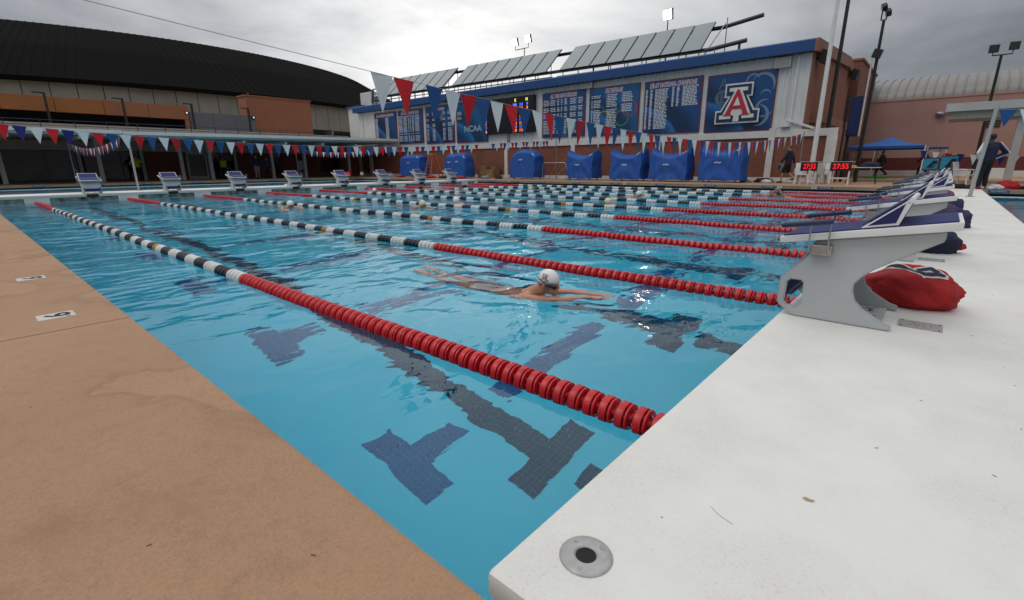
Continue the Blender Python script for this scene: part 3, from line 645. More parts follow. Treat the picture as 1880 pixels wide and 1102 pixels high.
# ---------------------------------------------------------------- pennant strings
def pennants(label, P, starts, cols, wid, drop, cordm=M_cord, group='pennant strings over the pool', tilt=.06):
    # P(s) -> point on the string at distance s
    t = thing('pennant_string', label, 'pennants', tuple(P(starts[0])), group)
    q = MB(); S = np.linspace(P.s0, P.s1, 80); q.tube([P(s) for s in S], .0035, 5); q.build('cord', cordm, t)
    for i, s in enumerate(starts):
        a, b_ = Vector(P(s)), Vector(P(s+wid[i] if isinstance(wid, list) else s+wid)); m = cols[i % len(cols)]; c = (a+b_)/2; dr = Vector((0, 0, -1)); side = (b_-a).normalized().cross(dr)
        sw = side*random.uniform(-tilt, tilt)+(b_-a)*random.uniform(-.06, .06); tip = c+dr*drop*random.uniform(.97, 1.03)+sw
        q = MB(); n = 5; ph = random.uniform(0, 6)
        vs = []; 
        for j in range(n+1):
            f = j/n
            for u in (0, .5, 1):
                p = (a+(b_-a)*u)*(1-f)+tip*f; p = p+side*(.012*math.sin(ph+u*2.5+f*3)*(1-f)); vs.append(p)
        fs = [(j*3+k, j*3+k+1, (j+1)*3+k+1, (j+1)*3+k) for j in range(n) for k in range(2)]
        m2 = len(vs); vs += [p+side*.0018 for p in vs]; fs += [tuple(x+m2 for x in reversed(f_)) for f_ in fs]
        q.add(vs, fs); q.build('pennant', m, t, smooth=True)
        q2 = MB(); q2.tube([a, b_], .006, 5)
    return t
class Cat:
    def __init__(s, a, b, sag): s.a, s.b, s.sag = Vector(a), Vector(b), sag; s.s0 = 0; s.s1 = (s.b-s.a).length
    def __call__(s, d):
        u = d/s.s1; p = s.a+(s.b-s.a)*u; p.z -= s.sag*4*u*(1-u); return p
WRB = [M_flagw, M_flagr, M_flagb]
class Fit:
    def __init__(s, x, pts): s.x = x; s.ys = [p[0] for p in pts]; s.zs = [p[1] for p in pts]; s.s0, s.s1 = s.ys[0], s.ys[-1]
    def __call__(s, y): return Vector((s.x, y, float(np.interp(y, s.ys, s.zs))))
def smoothfit(x, pts):
    ys = np.linspace(pts[0][0], pts[-1][0], 60); c = np.polyfit([p[0] for p in pts], [p[1] for p in pts], 5); return Fit(x, [(float(y), float(np.polyval(c, y))) for y in ys])
F1 = smoothfit(-4.57, [(-3, 2.62), (.42, 2.39), (2.91, 2.19), (4.12, 2.11), (5.92, 2.0), (7.18, 1.92), (9.03, 1.84), (11.87, 1.78), (16.15, 1.80), (20, 1.98), (23.2, 2.25), (25.67, 2.48)])
st = [2.91, 3.22, 3.70, 4.02, 4.32, 4.60]; y = 4.90
while y < 25.2: st.append(y); y += .322
pennants('long string of large red, white and blue pennants hanging in front of the record boards', F1, st, WRB, .29, .44)
F2 = smoothfit(-18.3, [(-1, 2.42), (.65, 2.29), (1.44, 2.22), (3.2, 2.11), (4.91, 2.02), (7.23, 1.97), (9.3, 1.95), (12.3, 1.97), (15.4, 2.07), (17.95, 2.2), (21, 2.4), (25.3, 2.62)])
st = [.52+.325*i for i in range(74)]; st = [s for s in st if not (18.25 < s < 19.1)]
pennants('low string of red, white and blue pennants across the left half', F2, st, [M_flagr, M_flagn, M_flagw, M_flagr, M_flagn, M_flagw, M_flagr]+[M_flagb, M_flagw, M_flagr]*40, .285, .42)
pennants('small bunched pennant string far left by the thin pole', Cat((-38.9, 4.57, 2.62), (-25.5, 4.57, 2.45), .42), [.3+.33*i for i in range(39)], WRB, .29, .4)
pennants('small bunched pennant string below the canopy end', Cat((-38.9, 18.3, 2.62), (-25.5, 18.3, 2.45), .42), [.3+.33*i for i in range(39)], WRB, .29, .4)
pennants('low pennant string in front of the dark red wall of the second pool', Cat((-.6, 28.4, 1.72), (3.6, 28.3, 1.42), .12), [.2+.42*i for i in range(9)], [M_flagn, M_flagw, M_flagr], .26, .42)
def flag_pole(x, y, z1, label, brace=(0, 1)):
    t = thing('pennant_pole', label, 'pole', (x, y, D), 'poles for the pennant strings'); q = MB(); q.tube([(x, y, D), (x, y, z1)], .022, 10); q.build('pole', M_galv, t, smooth=True)
    q = MB(); dx, dy = brace; q.tube([(x, y, D+.9), (x+dx*.55, y+dy*.55, D+.02)], .016, 8); q.tube([(x-dx*.1, y-dy*.1, D+.03), (x+dx*.6, y+dy*.6, D+.03)], .018, 8); q.build('brace', M_galv, t, smooth=True)
flag_pole(-4.57, 25.7, 2.55, 'thin pennant pole with brace by the left digital clock', (-.8, -.2)); flag_pole(-18.3, 25.35, 2.7, 'thin pennant pole beside the guard rail, far deck', (-1, 0)); flag_pole(-38.9, 4.57, 2.68, 'thin pennant pole above the leftmost far starting block', (0, 1)); flag_pole(-38.9, 18.3, 2.68, 'thin pennant pole with A brace under the canopy', (0, 1))
t = thing('rope_post', 'white post standing on the far bulkhead between two starting blocks', 'post', (-24.2, 4.52, D)); q = MB(); q.box(-24.23, -24.17, 4.49, 4.55, D, 2.35); q.build('post', M_column, t); q = MB(); q.box(-24.3, -24.1, 4.42, 4.62, D, D+.02); q.build('foot', M_column, t)
# leaning post on the near bulkhead with two pennants
t = thing('rope_post', 'thin grey leaning post standing on the near bulkhead at right', 'post', (1.22, 17.45, D)); q = MB(); q.tube([(1.22, 17.45, D), (1.33, 17.45, 2.55)], .045, 10); q.build('post', M_column, t, smooth=True); q = MB(); q.lathe([(.09, 0), (.09, .02)], (1.22, 17.45, D), 'z', 16); q.build('foot', M_plate, t)
pennants('short string with one blue and one white pennant at the right edge', Cat((1.36, 17.45, 2.43), (5.5, 17.6, 2.42), .03), [.02+.37*i for i in range(8)], [M_flagb, M_flagw, M_flagr], .34, .42)
# ---------------------------------------------------------------- record-board building
YB = 27.5
bt = thing('record_building', 'white sided building with blue roof edge, brick base and record boards', 'building', (-24, YB+5, D))
q = MB(); q.box(-44.0, -5.05, YB, 38.4, 2.4, 6.2); q.box(-47, -44.0, 28.2, 38.4, 2.4, 6.9); q.build('upper_wall', M_whitewall, bt)
q = MB(); x = -44.0                                                  # vertical ribs of the siding
while x < -5.1:
    q.add([(x, YB-.002, 2.75), (x+.03, YB-.03, 2.75), (x+.09, YB-.03, 2.75), (x+.12, YB-.002, 2.75), (x, YB-.002, 6.2), (x+.03, YB-.03, 6.2), (x+.09, YB-.03, 6.2), (x+.12, YB-.002, 6.2)], [(0, 1, 5, 4), (1, 2, 6, 5), (2, 3, 7, 6)]); x += .30
tag(q.build('siding_rib', M_whitewall, bt), kind='stuff')
q = MB(); q.box(-44.0, -3.55, YB-.05, YB+.35, D+.22, 2.42); q.build('brick_base', M_brick, bt)
q = MB(); q.box(-44.0, -3.55, YB-.08, YB+.3, D, D+.219); q.build('plinth', M_band, bt)
q = MB(); q.box(-44.0, -3.5, YB-.13, YB+.36, 2.421, 2.76); q.build('concrete_band', M_band, bt, bevel=.01)
for x in (-42.4, -36.4, -30.4, -24.4, -18.4, -12.4, -6.32):
    q = MB(); q.box(x-.15, x+.15, YB-.16, YB-.055, D+.0, 2.418 if x != -6.32 else 2.86); q.build('pilaster', M_band, bt, bevel=.008)
q = MB(); q.box(-3.92, -3.48, YB-.15, YB+.37, D, 2.418); q.build('end_pier', M_band, bt, bevel=.01)
q = MB(); q.box(-3.479, -3.40, YB-.1, YB+.40, D, 2.74); q.build('pier_side', M_terra, bt)
q = MB(); q.prism([(27.02, 6.18), (27.02, 6.66), (27.10, 6.72), (36.6, 7.24), (36.6, 6.9), (27.10, 6.2)], 'x', -44.3, -4.93); q.build('roof', M_blueroof, bt)
q = MB(); q.box(-47.1, -44.31, 28.0, 37, 6.9, 7.05); q.build('side_roof', M_blueroof, bt)
q = MB(); x = -43.9
while x < -5.2: q.box(x, x+.30, 27.12, 27.40, 6.15, 6.185); x += .42
tag(q.build('soffit_bracket', mat('soffit_brown', (.10, .085, .06), .8), bt), kind='stuff')
q = MB(); q.prism([(27.02, 6.16), (27.02, 6.66), (27.1, 6.73), (36.6, 7.26), (38.5, 6.9), (38.5, 6.4), (36.6, 6.7)], 'x', -4.925, -4.80); q.build('gable_fascia', M_terra, bt)
q = MB(); q.box(-5.05, -5.0, YB+.0, 38.5, 2.4, 6.75); q.build('gable_wall', M_terra, bt)
q = MB(); y = YB+.05
while y < 38.3: q.add([(-4.998, y, 2.45), (-4.965, y+.03, 2.45), (-4.965, y+.08, 2.45), (-4.998, y+.11, 2.45), (-4.998, y, 6.6), (-4.965, y+.03, 6.6), (-4.965, y+.08, 6.6), (-4.998, y+.11, 6.6)], [(0, 1, 5, 4), (1, 2, 6, 5), (2, 3, 7, 6)]); y += .22
tag(q.build('gable_rib', M_terra, bt), kind='stuff')
q = MB(); q.box(-5.0, -4.4, 28.6, 37.5, D, 3.1); q.build('annex', M_brick_side, bt)
q = MB(); q.box(-5.0, -4.36, 28.55, 37.55, 3.1, 3.5); q.build('annex_cap', M_terra, bt)
q = MB(); q.box(-12, -4.5, 38.6, 46.5, .1, 7.35); q.build('brick_wing', M_brick_side, bt)
q = MB(); q.box(-12.1, -4.42, 38.55, 46.6, 7.35, 7.47); q.build('wing_cap', M_orange2, bt)
for (x, z, w, h) in ((-17.45, 6.03, .9, .42), (-6.25, 5.87, .72, .46), (-36.2, 6.0, .8, .4)):
    q = MB(); q.box(x-w/2, x+w/2, YB-.26, YB-.035, z-h/2, z+h/2); v = q.build('vent_hood', M_canopy, bt, bevel=.01)
    q = MB()
    for k in range(6): q.box(x-w/2+.06, x+w/2-.06, YB-.27, YB-.262, z-h/2+.05+k*(h-.1)/6, z-h/2+.05+k*(h-.1)/6+.03)
    q.build('louver', M_galv, v)
for x_, r_, za_, zb_ in ((-5.6, .05, 6.1, 2.9), (-5.9, .025, 5.6, 3.4), (-43.3, .03, 6.1, 2.8)): q = MB(); q.tube([(x_, YB-.08, za_), (x_, YB-.08, zb_)], r_, 8); q.build('downpipe', M_white, bt, smooth=True)
q = MB(); q.tube([(-5.75, YB-.1, 3.25), (-4.5, YB-.15, 2.78)], .07, 4); q.build('arm_bracket', M_white, bt)
q = MB(); q.box(-6.0, -5.6, YB-.3, YB-.035, 2.9, 3.1); q.build('junction_box', M_whitewall, bt)
q = MB(); q.box(-5.75, -5.35, YB-.09, YB-.051, .75, 1.15); q.build('meter_box', mat('meter_grey', (.18, .2, .21), .5, .3), bt, bevel=.01)
q = MB(); q.box(-17.3, -16.8, YB-.10, YB-.051, .95, 1.4); q.build('meter_box', mat('meter_grey', (.3, .31, .31), .5), bt, bevel=.01)
for yy, zz in ((28.0, 6.0), (37.6, 6.4)):
    t_ = MB(); t_.obox((-4.62, yy, zz), (.16, 0, -.07), (0, .30, 0), (.07, 0, .26)); t_.tube([(-4.99, yy, zz), (-4.7, yy, zz)], .03, 6)
    tag(t_.build('flood_light', M_black), 'black flood light on the terracotta gable wall, '+('front one' if yy < 30 else 'rear one'), 'flood light')
# record boards
def rows(q, x0, x1, z0, z1, cols_, pitch=.095, h=.045, jit=.2, gaps=()):
    z = z1; k = 0
    while z > z0:
        if not any(a <= (z1-z)/(z1-z0) <= b_ for a, b_ in gaps):
            for (a, b_) in cols_:
                w = (b_-a)*(1-jit*random.random()); X0 = x0+a*(x1-x0); X1 = X0+w*(x1-x0); xx = X0
                while xx < X1-.02:
                    l = min(random.uniform(.10, .26), X1-xx); q.add([(xx, YB-.118, z-h/2), (xx+l, YB-.118, z-h/2), (xx+l, YB-.118, z+h/2), (xx, YB-.118, z+h/2)], [(0, 1, 2, 3)]); xx += l+.035
        z -= pitch
boards = [(-41.2, -37.8, 3.3, 5.95), (-37.5, -34.0, 3.1, 5.93), (-33.6, -30.06, 3.0, 5.95), (-29.78, -26.3, 2.94, 5.95), (-21.02, -17.55, 2.98, 5.85), (-17.26, -13.78, 2.93, 5.80), (-13.48, -10.09, 2.86, 5.77), (-9.82, -6.41, 2.80, 5.68)]
blab = ['blue record board with two thin columns, partly behind the canopy edge', 'blue record board with many short rows and red title, second from left', 'blue record board with dark figure shape, third from left', 'lighter blue board with pale letters NCAA beside the scoreboard', 'blue board titled ALL TIME MEN\'S RECORDS right of the scoreboard', 'blue board titled OLYMPIANS with five faint rings', 'blue board titled RELAY NATIONAL CHAMPIONS', 'blue board behind the big letter A sign']
titles = ['ALL AMERICAN RECORDS', "ALL TIME WOMEN'S RECORDS", 'SWIMMERS', '', "ALL TIME MEN'S RECORDS", 'OLYMPIANS', 'RELAY NATIONAL CHAMPIONS', '']
colsets = [[(.04, .17), (.52, .68)], [(.03, .2), (.23, .38), (.42, .47), (.5, .54), (.58, .66), (.7, .88)], [(.04, .12), (.25, .36), (.62, .72), (.8, .95)], [(.05, .2)], [(.03, .18), (.2, .33), (.36, .42), (.45, .49), (.53, .6), (.66, .82), (.85, .95)], [(.05, .08), (.1, .25), (.36, .37), (.38, .58), (.66, .67), (.68, .88)], [(.03, .07), (.11, .16), (.20, .44), (.5, .54), (.58, .63), (.68, .95)], []]
gapset = [[], [(.62, .66), (.74, .78)], [(.12, .2), (.3, .36), (.5, .55)], [(.2, .28), (.5, 1)], [(.18, .2), (.36, .39), (.54, .57), (.74, .78)], [(.1, .13), (.22, .24), (.4, .43)], [], []]
RX = (R(90), 0, 0)
for k, (x0, x1, z0, z1) in enumerate(boards):
    t = thing('record_board', blab[k], 'board', ((x0+x1)/2, YB-.06, z0)); xc = (x0+x1)/2
    q = MB(); q.box(x0, x1, YB-.10, YB-.035, z0, z1); q.build('frame', M_boardframe, t)
    q = MB(); q.box(x0+.05, x1-.05, YB-.112, YB-.101, z0+.05, z1-.05); q.build('panel', M_board2 if k in (3, 5) else M_board, t)
    if titles[k]:
        ln = len(titles[k]); sz = .34 if k == 5 else (.31 if k in (4, 6) else .27)
        wr = {5: 1.25, 6: 2.85, 4: 2.45, 2: 1.3, 0: 2.9, 1: 2.7}[k]
        text(titles[k], sz, (xc, YB-.116, z1-.27), RX, M_print, t, 'title_outline', sx=wr/(ln*sz*.62), bold=.022, ext=.001, shear=.15)
        text(titles[k], sz, (xc, YB-.122, z1-.27), RX, M_titlep, t, 'title', sx=wr/(ln*sz*.62), bold=-.004, ext=.001, shear=.15)
    q = MB()
    if k == 5:
        rows(q, x0, x1, z0+.5, z1-.5, colsets[k][:2], gaps=gapset[k]); rows(q, x0, x1, z0+.12, z1-.5, colsets[k][2:4], gaps=[(.05, .07), (.32, .34), (.6, .62)]); rows(q, x0, x1, z0+1.35, z1-.45, colsets[k][4:], gaps=[(.5, .54)])
    elif k == 6:
        rows(q, x0, x1, z0+.3, z1-.48, colsets[k][:3], pitch=.075, h=.042); rows(q, x0, x1, z0+1.45, z1-.45, colsets[k][3:], pitch=.075, h=.042)
    elif colsets[k]: rows(q, x0, x1, z0+(.2 if k != 3 else 1.2), z1-(.5 if k != 3 else .7), colsets[k], gaps=gapset[k], pitch=.10 if k else .085)
    if q.v: tag(q.build('print_rows', M_print, t), kind='stuff')
    if k == 3: text('NCAA', .62, (xc+.15, YB-.118, z0+1.0), RX, mat('pale_print', (.30, .42, .55), .5), t, sx=1.1, bold=.02, ext=.001)
    if k == 5:
        for (rx, rz, rr, rc) in ((-.62, .95, .45, (.42, .36, .05)), (.05, 1.35, .45, (.015, .02, .03)), (1.12, 1.45, .45, (.42, .03, .06)), (.62, .95, .45, (.03, .26, .12)), (-1.1, 1.4, .45, (.01, .12, .36))):
            q = MB(); n = 40; vs = []
            for j in range(n):
                a = 2*math.pi*j/n
                for r in (rr-.035, rr+.035): vs.append((xc+rx+r*math.cos(a), YB-.1155, z0+.05+rz+r*math.sin(a)))
            q.add(vs, [(2*j, 2*j+1, (2*j+3) % (2*n), (2*j+2) % (2*n)) for j in range(n)]); q.build('ring', mat('ring_%d' % int(rc[0]*100+rc[1]*10000), rc, .5), t)
    if k == 2:
        q = MB(); q.ball((xc+.28, YB-.112, z1-.95), (.17, .006, .26), 16, 9); q.build('pale_oval', mat('pale_figure', (.13, .17, .22), .5), t)
        q = MB(); q.add([(xc+.05, YB-.115, z1-1.2), (xc+.6, YB-.115, z1-1.2), (xc+.7, YB-.115, z0+.4), (xc+.1, YB-.115, z0+.4)], [(0, 1, 2, 3)]); q.build('dark_shape', mat('dark_figure', (.006, .015, .05), .5), t)
    if k == 7:   # generic pale swirls and a small shield-like roundel behind the letter
        ps = mat('pale_swirl', (.16, .25, .36), .45)
        for (a0, a1, rr, cx_, cz_, w_) in ((-.5, 2.6, .55, 2.75, 2.15, .14), (.3, 3.6, .32, 2.3, 2.4, .10), (1.2, 4.6, .42, 3.0, 1.05, .12), (-1.8, 1.4, .5, 2.65, .75, .15), (2.6, 5.4, .36, 2.5, 1.45, .12), (.2, 2.8, .26, 2.95, 1.65, .08), (3.4, 5.8, .62, 2.9, 1.3, .07)):
            n = 18; vs = []
            for j in range(n):
                a = a0+(a1-a0)*j/(n-1); ww = w_*math.sin(math.pi*(j+.4)/n)
                for r in (rr-ww/2, rr+ww/2): vs.append((min(x1-.06, x0+cx_+r*math.cos(a)), YB-.1155-.0003*len(vs)/36, z0+cz_+r*math.sin(a)))
            q = MB(); q.add(vs, [(2*j, 2*j+1, 2*j+3, 2*j+2) for j in range(n-1)]); q.build('swirl', ps, t)
        q = MB(); q.lathe([(.40, 0), (.40, -.003)], (x0+.85, YB-.1125, z0+1.72), 'y', 24); q.build('roundel', mat('roundel_blue', (.07, .13, .19), .5), t)
        text('12', .5, (x0+.83, YB-.119, z0+1.72), RX, M_logonavy, t, ext=.001, bold=.01)
        text('A', .75, (x0+.85, YB-.119, z0+2.38), RX, mat('roundel_blue', (.07, .13, .19), .5), t, ext=.001, bold=.01)
# big block letter
def block_a(parent, place, sc, thick, w=True):
    def P(poly): return [(x*sc, z*sc) for x, z in poly]
    outer = [(-.56, 0), (-.56, .34), (-.43, .34), (-.25, .66), (-.35, .66), (-.35, 1), (.35, 1), (.35, .66), (.25, .66), (.43, .34), (.56, .34), (.56, 0)]
    navy = [(-.52, .04), (-.52, .30), (-.405, .30), (-.185, .70), (-.31, .70), (-.31, .96), (.31, .96), (.31, .70), (.185, .70), (.405, .30), (.52, .30), (.52, .04), (.08, .04), (.08, .20), (-.08, .20), (-.08, .04)]
    white = [(-.44, .12), (-.44, .215), (-.36, .215), (-.10, .80), (-.23, .80), (-.23, .89), (.23, .89), (.23, .80), (.10, .80), (.36, .215), (.44, .215), (.44, .12), (.14, .12), (.14, .20), (.07, .20), (.07, .05), (-.07, .05), (-.07, .20), (-.14, .20), (-.14, .12)]
    red = [(-.33, .235), (-.29, .235), (-.025, .84), (.025, .84), (.29, .235), (.33, .235), (.33, .20), (.13, .20), (.13, .235), (.165, .235), (.115, .36), (-.115, .36), (-.165, .235), (-.13, .235), (-.13, .20), (-.33, .20)]
    hole = [(-.085, .44), (.085, .44), (0, .66)]
    for i, (nm, poly, m) in enumerate((('white_outline', outer, M_logowhite), ('navy_layer', navy, M_logonavy), ('white_layer', white, M_logowhite), ('red_letter', red, M_logored), ('letter_counter', hole, M_logowhite))):
        q = MB(); pl = P(poly); n = len(pl); a, b_ = thick*i*.98, thick*(i+1)
        q.add([place(u, v, b_) for u, v in pl]+[place(u, v, a) for u, v in pl], [tuple(range(n))]+[(j, (j+1) % n, (j+1) % n+n, j+n) for j in range(n)])
        q.build(nm, m, parent)
t = thing('letter_sign', 'big raised red, white and navy block letter A sign', 'sign', (-8.12, YB-.14, 3.2))
q = MB(); q.box(-8.9, -7.4, YB-.24, YB-.125, 3.5, 3.6); q.box(-8.6, -7.7, YB-.24, YB-.125, 4.8, 4.9); q.build('bracket', M_black, t)
block_a(t, lambda u, v, d: (-8.12+u, YB-.24-d, 3.2+v), 1.95, .03)
# scoreboard
t = thing('scoreboard', 'black electronic scoreboard with blue and orange lit numbers', 'scoreboard', (-24, YB-.2, 3.4))
q = MB(); q.box(-26.42, -21.62, YB-.32, YB-.04, 3.42, 5.86); q.build('cabinet', mat('scoreboard_black', (.004, .004, .006), .35), t, bevel=.02)
q = MB(); q.box(-24.3, -24.1, YB-.12, YB-.04, 2.8, 3.42); q.build('mount', M_galv, t)
for i in range(8):
    z = 5.30-i*.245; m = M_ledblue if i % 2 == 0 else M_ledor
    text(str(i+1), .27, (-26.22, YB-.325, z), RX, m, t, 'lane_digit', ext=.002, bold=.008)
    text('240', .26, (-23.35, YB-.325, z), RX, m, t, 'time_digits', ext=.002, bold=.01, sx=.95); text('111', .26, (-22.75, YB-.325, z), RX, m, t, 'time_digits', ext=.002, bold=.01, sx=.9)
    if i < 3: text('9', .26, (-22.2, YB-.325, z), RX, m, t, 'place_digit', ext=.002, bold=.01)
text('E', .27, (-23.3, YB-.325, 5.6), RX, M_ledyel, t, 'heading', ext=.002, bold=.008); text('H', .27, (-22.25, YB-.325, 5.6), RX, M_ledyel, t, 'heading', ext=.002, bold=.008)
# solar arrays
def zb(x): return 7.16+(-x-10.6)*.0125
for k, (xa, xb, lb) in enumerate(((-20.15, -10.6, 'row of glass solar panels on the roof, right one'), (-30.9, -21.25, 'row of glass solar panels on the roof, middle one'), (-42.0, -32.0, 'row of glass solar panels on the roof, left one'))):
    t = thing('solar_array', lb, 'solar panels', ((xa+xb)/2, 29, 7)); n = 8; w = (xb-xa)/n
    yb0, yt = 28.05, 29.95; dz = 1.72
    for j in range(n):
        a, b_ = xa+j*w+.03, xa+(j+1)*w-.03; zz = zb((a+b_)/2); u = Vector((0, yt-yb0, dz)).normalized(); nr = Vector((0, -dz, yt-yb0)).normalized()
        c = Vector(((a+b_)/2, (yb0+yt)/2, zz+dz/2)); hl = math.hypot(yt-yb0, dz)/2
        q = MB(); q.obox(c, ((b_-a)/2, 0, 0), u*hl, nr*.035); fr = q.build('panel', M_solarframe, t)
        q = MB(); q.obox(c+nr*.036, ((b_-a)/2-.025, 0, 0), u*(hl-.025), nr*.004); q.build('glass', M_solar, fr)
    q = MB()
    for x in np.arange(xa+.3, xb+.1, 1.2):
        zz = zb(x); q.tube([(x, 28.1, zz-.12), (x, 28.1, 6.75)], .03, 5); q.tube([(x, 29.9, zz+1.6), (x, 29.9, 6.85)], .03, 5); q.tube([(x, 28.1, zz-.1), (x, 29.9, zz+1.55)], .03, 5)
    for dy, dzz in ((28.02, -.12), (28.25, -.32), (29.9, 1.45)): q.tube([(xa-.3, dy, zb(xa)+dzz), (xb+.4, dy, zb(xb)+dzz)], .035, 6)
    q.build('rack', M_black, t)
pg = mat('dark_grey_pipe', (.05, .06, .07), .45, .3)
t = thing('roof_pipe', 'upper dark pipe running past the end of the solar panels', 'pipe', (-25, 30.2, 8.7)); q = MB(); q.tube([(-41.5, 30.15, 9.0), (-10.3, 30.15, 8.6), (-8.2, 30.15, 8.86)], .11, 10); q.build('pipe', pg, t, smooth=True)
t = thing('roof_pipe', 'lower dark pipe running past the end of the solar panels', 'pipe', (-25, 28.5, 7.3)); q = MB(); q.tube([(-41.5, 28.45, 7.55), (-10.3, 28.45, 7.2), (-8.4, 28.45, 7.38)], .11, 10); q.tube([(-8.75, 28.45, 7.33), (-8.75, 28.45, 6.98)], .07, 8); q.build('pipe', pg, t, smooth=True); q = MB(); q.tube([(-10.0, 29.9, 9.0), (-10.0, 29.9, 6.8)], .03, 6); q.tube([(-10.05, 29.8, 8.7), (-10.6, 28.4, 6.9)], .03, 6); q.tube([(-10.0, 28.4, 7.2), (-10.0, 28.4, 6.7)], .03, 6); q.build('support', M_galv, t)
t = thing('roof_unit', 'white air unit with black pipes at the left end of the blue roof', 'air unit', (-44.6, 29.8, 7.05)); q = MB(); q.box(-45.8, -43.9, 29.0, 30.6, 7.05, 8.35); q.build('cabinet', M_whitewall, t, bevel=.03); q = MB(); q.tube([(-43.8, 29.1, 7.3), (-43.6, 29.1, 8.5), (-42.9, 29.1, 8.5), (-42.5, 29.2, 7.9), (-42.0, 29.2, 7.6)], .08, 8); q.tube([(-43.7, 29.3, 7.5), (-42.2, 29.3, 7.4)], .10, 8); q.build('ducting', M_black, t, smooth=True)
# flood lights on the roof (lit)
def flood(label, pole, heads, z0, lit=True, rp=.05, aim=(0, -1, -.25), s=.31, cross=None):
    t = thing('flood_light', label, 'flood light', (pole[0], pole[1], z0)); q = MB(); q.tube([(pole[0], pole[1], z0), pole], [rp, rp*.7], 8); q.build('pole', M_black, t, smooth=True)
    for hx, hy, hz in heads:
        q = MB(); q.tube([pole, (hx, hy+.1, pole[2]+.02), (hx, hy+.1, hz-s*.5)], .03, 6); q.build('bracket', M_black, t, smooth=True)
        a = Vector(aim).normalized(); u = Vector((1, 0, 0)); u = (u-a*u.dot(a)).normalized(); v = a.cross(u)
        q = MB(); c = Vector((hx, hy, hz)); q.obox(c-a*.06, u*s, v*s, a*.10); q.build('housing', M_black if not lit else mat('lamp_housing', (.10, .08, .06), .5), t, bevel=.03)
        q = MB(); q.obox(c+a*.045, u*s*.86, v*s*.86, a*.004); q.build('lens', M_lamp if lit else mat('lamp_glass', (.06, .07, .06), .15), t)
flood('pair of lit flood lights on a roof pole behind the solar panels', (-27.3, 33, 10.45), [(-28.35, 33, 11.05), (-26.95, 33, 11.1)], 7.0, s=.30)
flood('single lit flood light above the right solar panels', (-14.95, 33, 10.2), [(-14.95, 32.9, 10.65)], 7.1, s=.33)
flood('black light pole with two unlit lamps at right, before the pink wall', (1.72, 36, 6.4), [(1.38, 36, 6.72), (2.12, 36, 6.76)], .2, lit=False, rp=.085, s=.19, aim=(-.2, -1, -.3))
flood('tall black light pole with two lamps at its very top', (-2.66, 28.7, 7.35), [(-2.78, 28.7, 7.86), (-2.60, 28.7, 7.62)], .2, lit=False, rp=.085, s=.13, aim=(-1, -.3, -.3))
t = thing('light_pole', 'tall black pole beside the white flagpole, its top out of view', 'pole', (-4.14, 28.6, D)); q = MB(); q.tube([(-4.14, 28.6, D), (-4.14, 28.6, 12)], [.10, .065], 12); q.build('pole', M_black, t, smooth=True); q = MB(); q.obox((-4.14, 28.4, 12.3), (.5, 0, 0), (0, .15, 0), (0, 0, .2)); q.build('lamp_head', M_black, t)
t = thing('flagpole', 'tall white flagpole in front of the brick corner pier', 'flagpole', (-4.25, 26.8, D)); q = MB(); q.tube([(-4.25, 26.8, D), (-4.25, 26.8, 2.6), (-4.25, 26.8, 12)], [.115, .105, .06], 16); q.build('pole', M_white, t, smooth=True); q = MB(); q.lathe([(.2, 0), (.2, .03), (.13, .06)], (-4.25, 26.8, D), 'z', 20); q.build('base_collar', M_white, t); q = MB(); q.ball((-4.25, 26.8, 12.08), (.1, .1, .1)); q.build('finial', M_yellowp, t)
t = thing('banner_board', 'tall narrow blue board in a black frame beside the light pole', 'board', (-3.1, 29.1, D)); q = MB(); q.box(-3.42, -2.95, 29.0, 29.45, 2.42, 4.25); q.build('cabinet', M_black, t, bevel=.02); q = MB(); q.box(-3.36, -3.0, 28.99, 28.999, 2.5, 4.15); q.box(-2.949, -2.94, 29.05, 29.4, 2.5, 4.15); q.build('face', mat('deep_blue_face', (.005, .02, .12), .3), t); q = MB(); q.box(-3.4, -3.28, 29.2, 29.3, D, 2.42); q.box(-3.62, -3.52, 29.2, 29.3, D, 4.3); q.build('post', M_black, t)
q = MB(); q.tube([(-2.86, 28.9, 2.4), (-2.86, 28.9, 5.9)], .035, 8); tag(q.build('conduit', M_white), 'white pipe running up beside the black light pole', 'pipe')
q = MB(); q.obox((-2.66, 28.55, 5.95), (.16, 0, -.05), (0, .12, 0), (.05, 0, .17)); tag(q.build('small_flood_light', M_black), 'small black lamp halfway up the tall light pole', 'flood light')
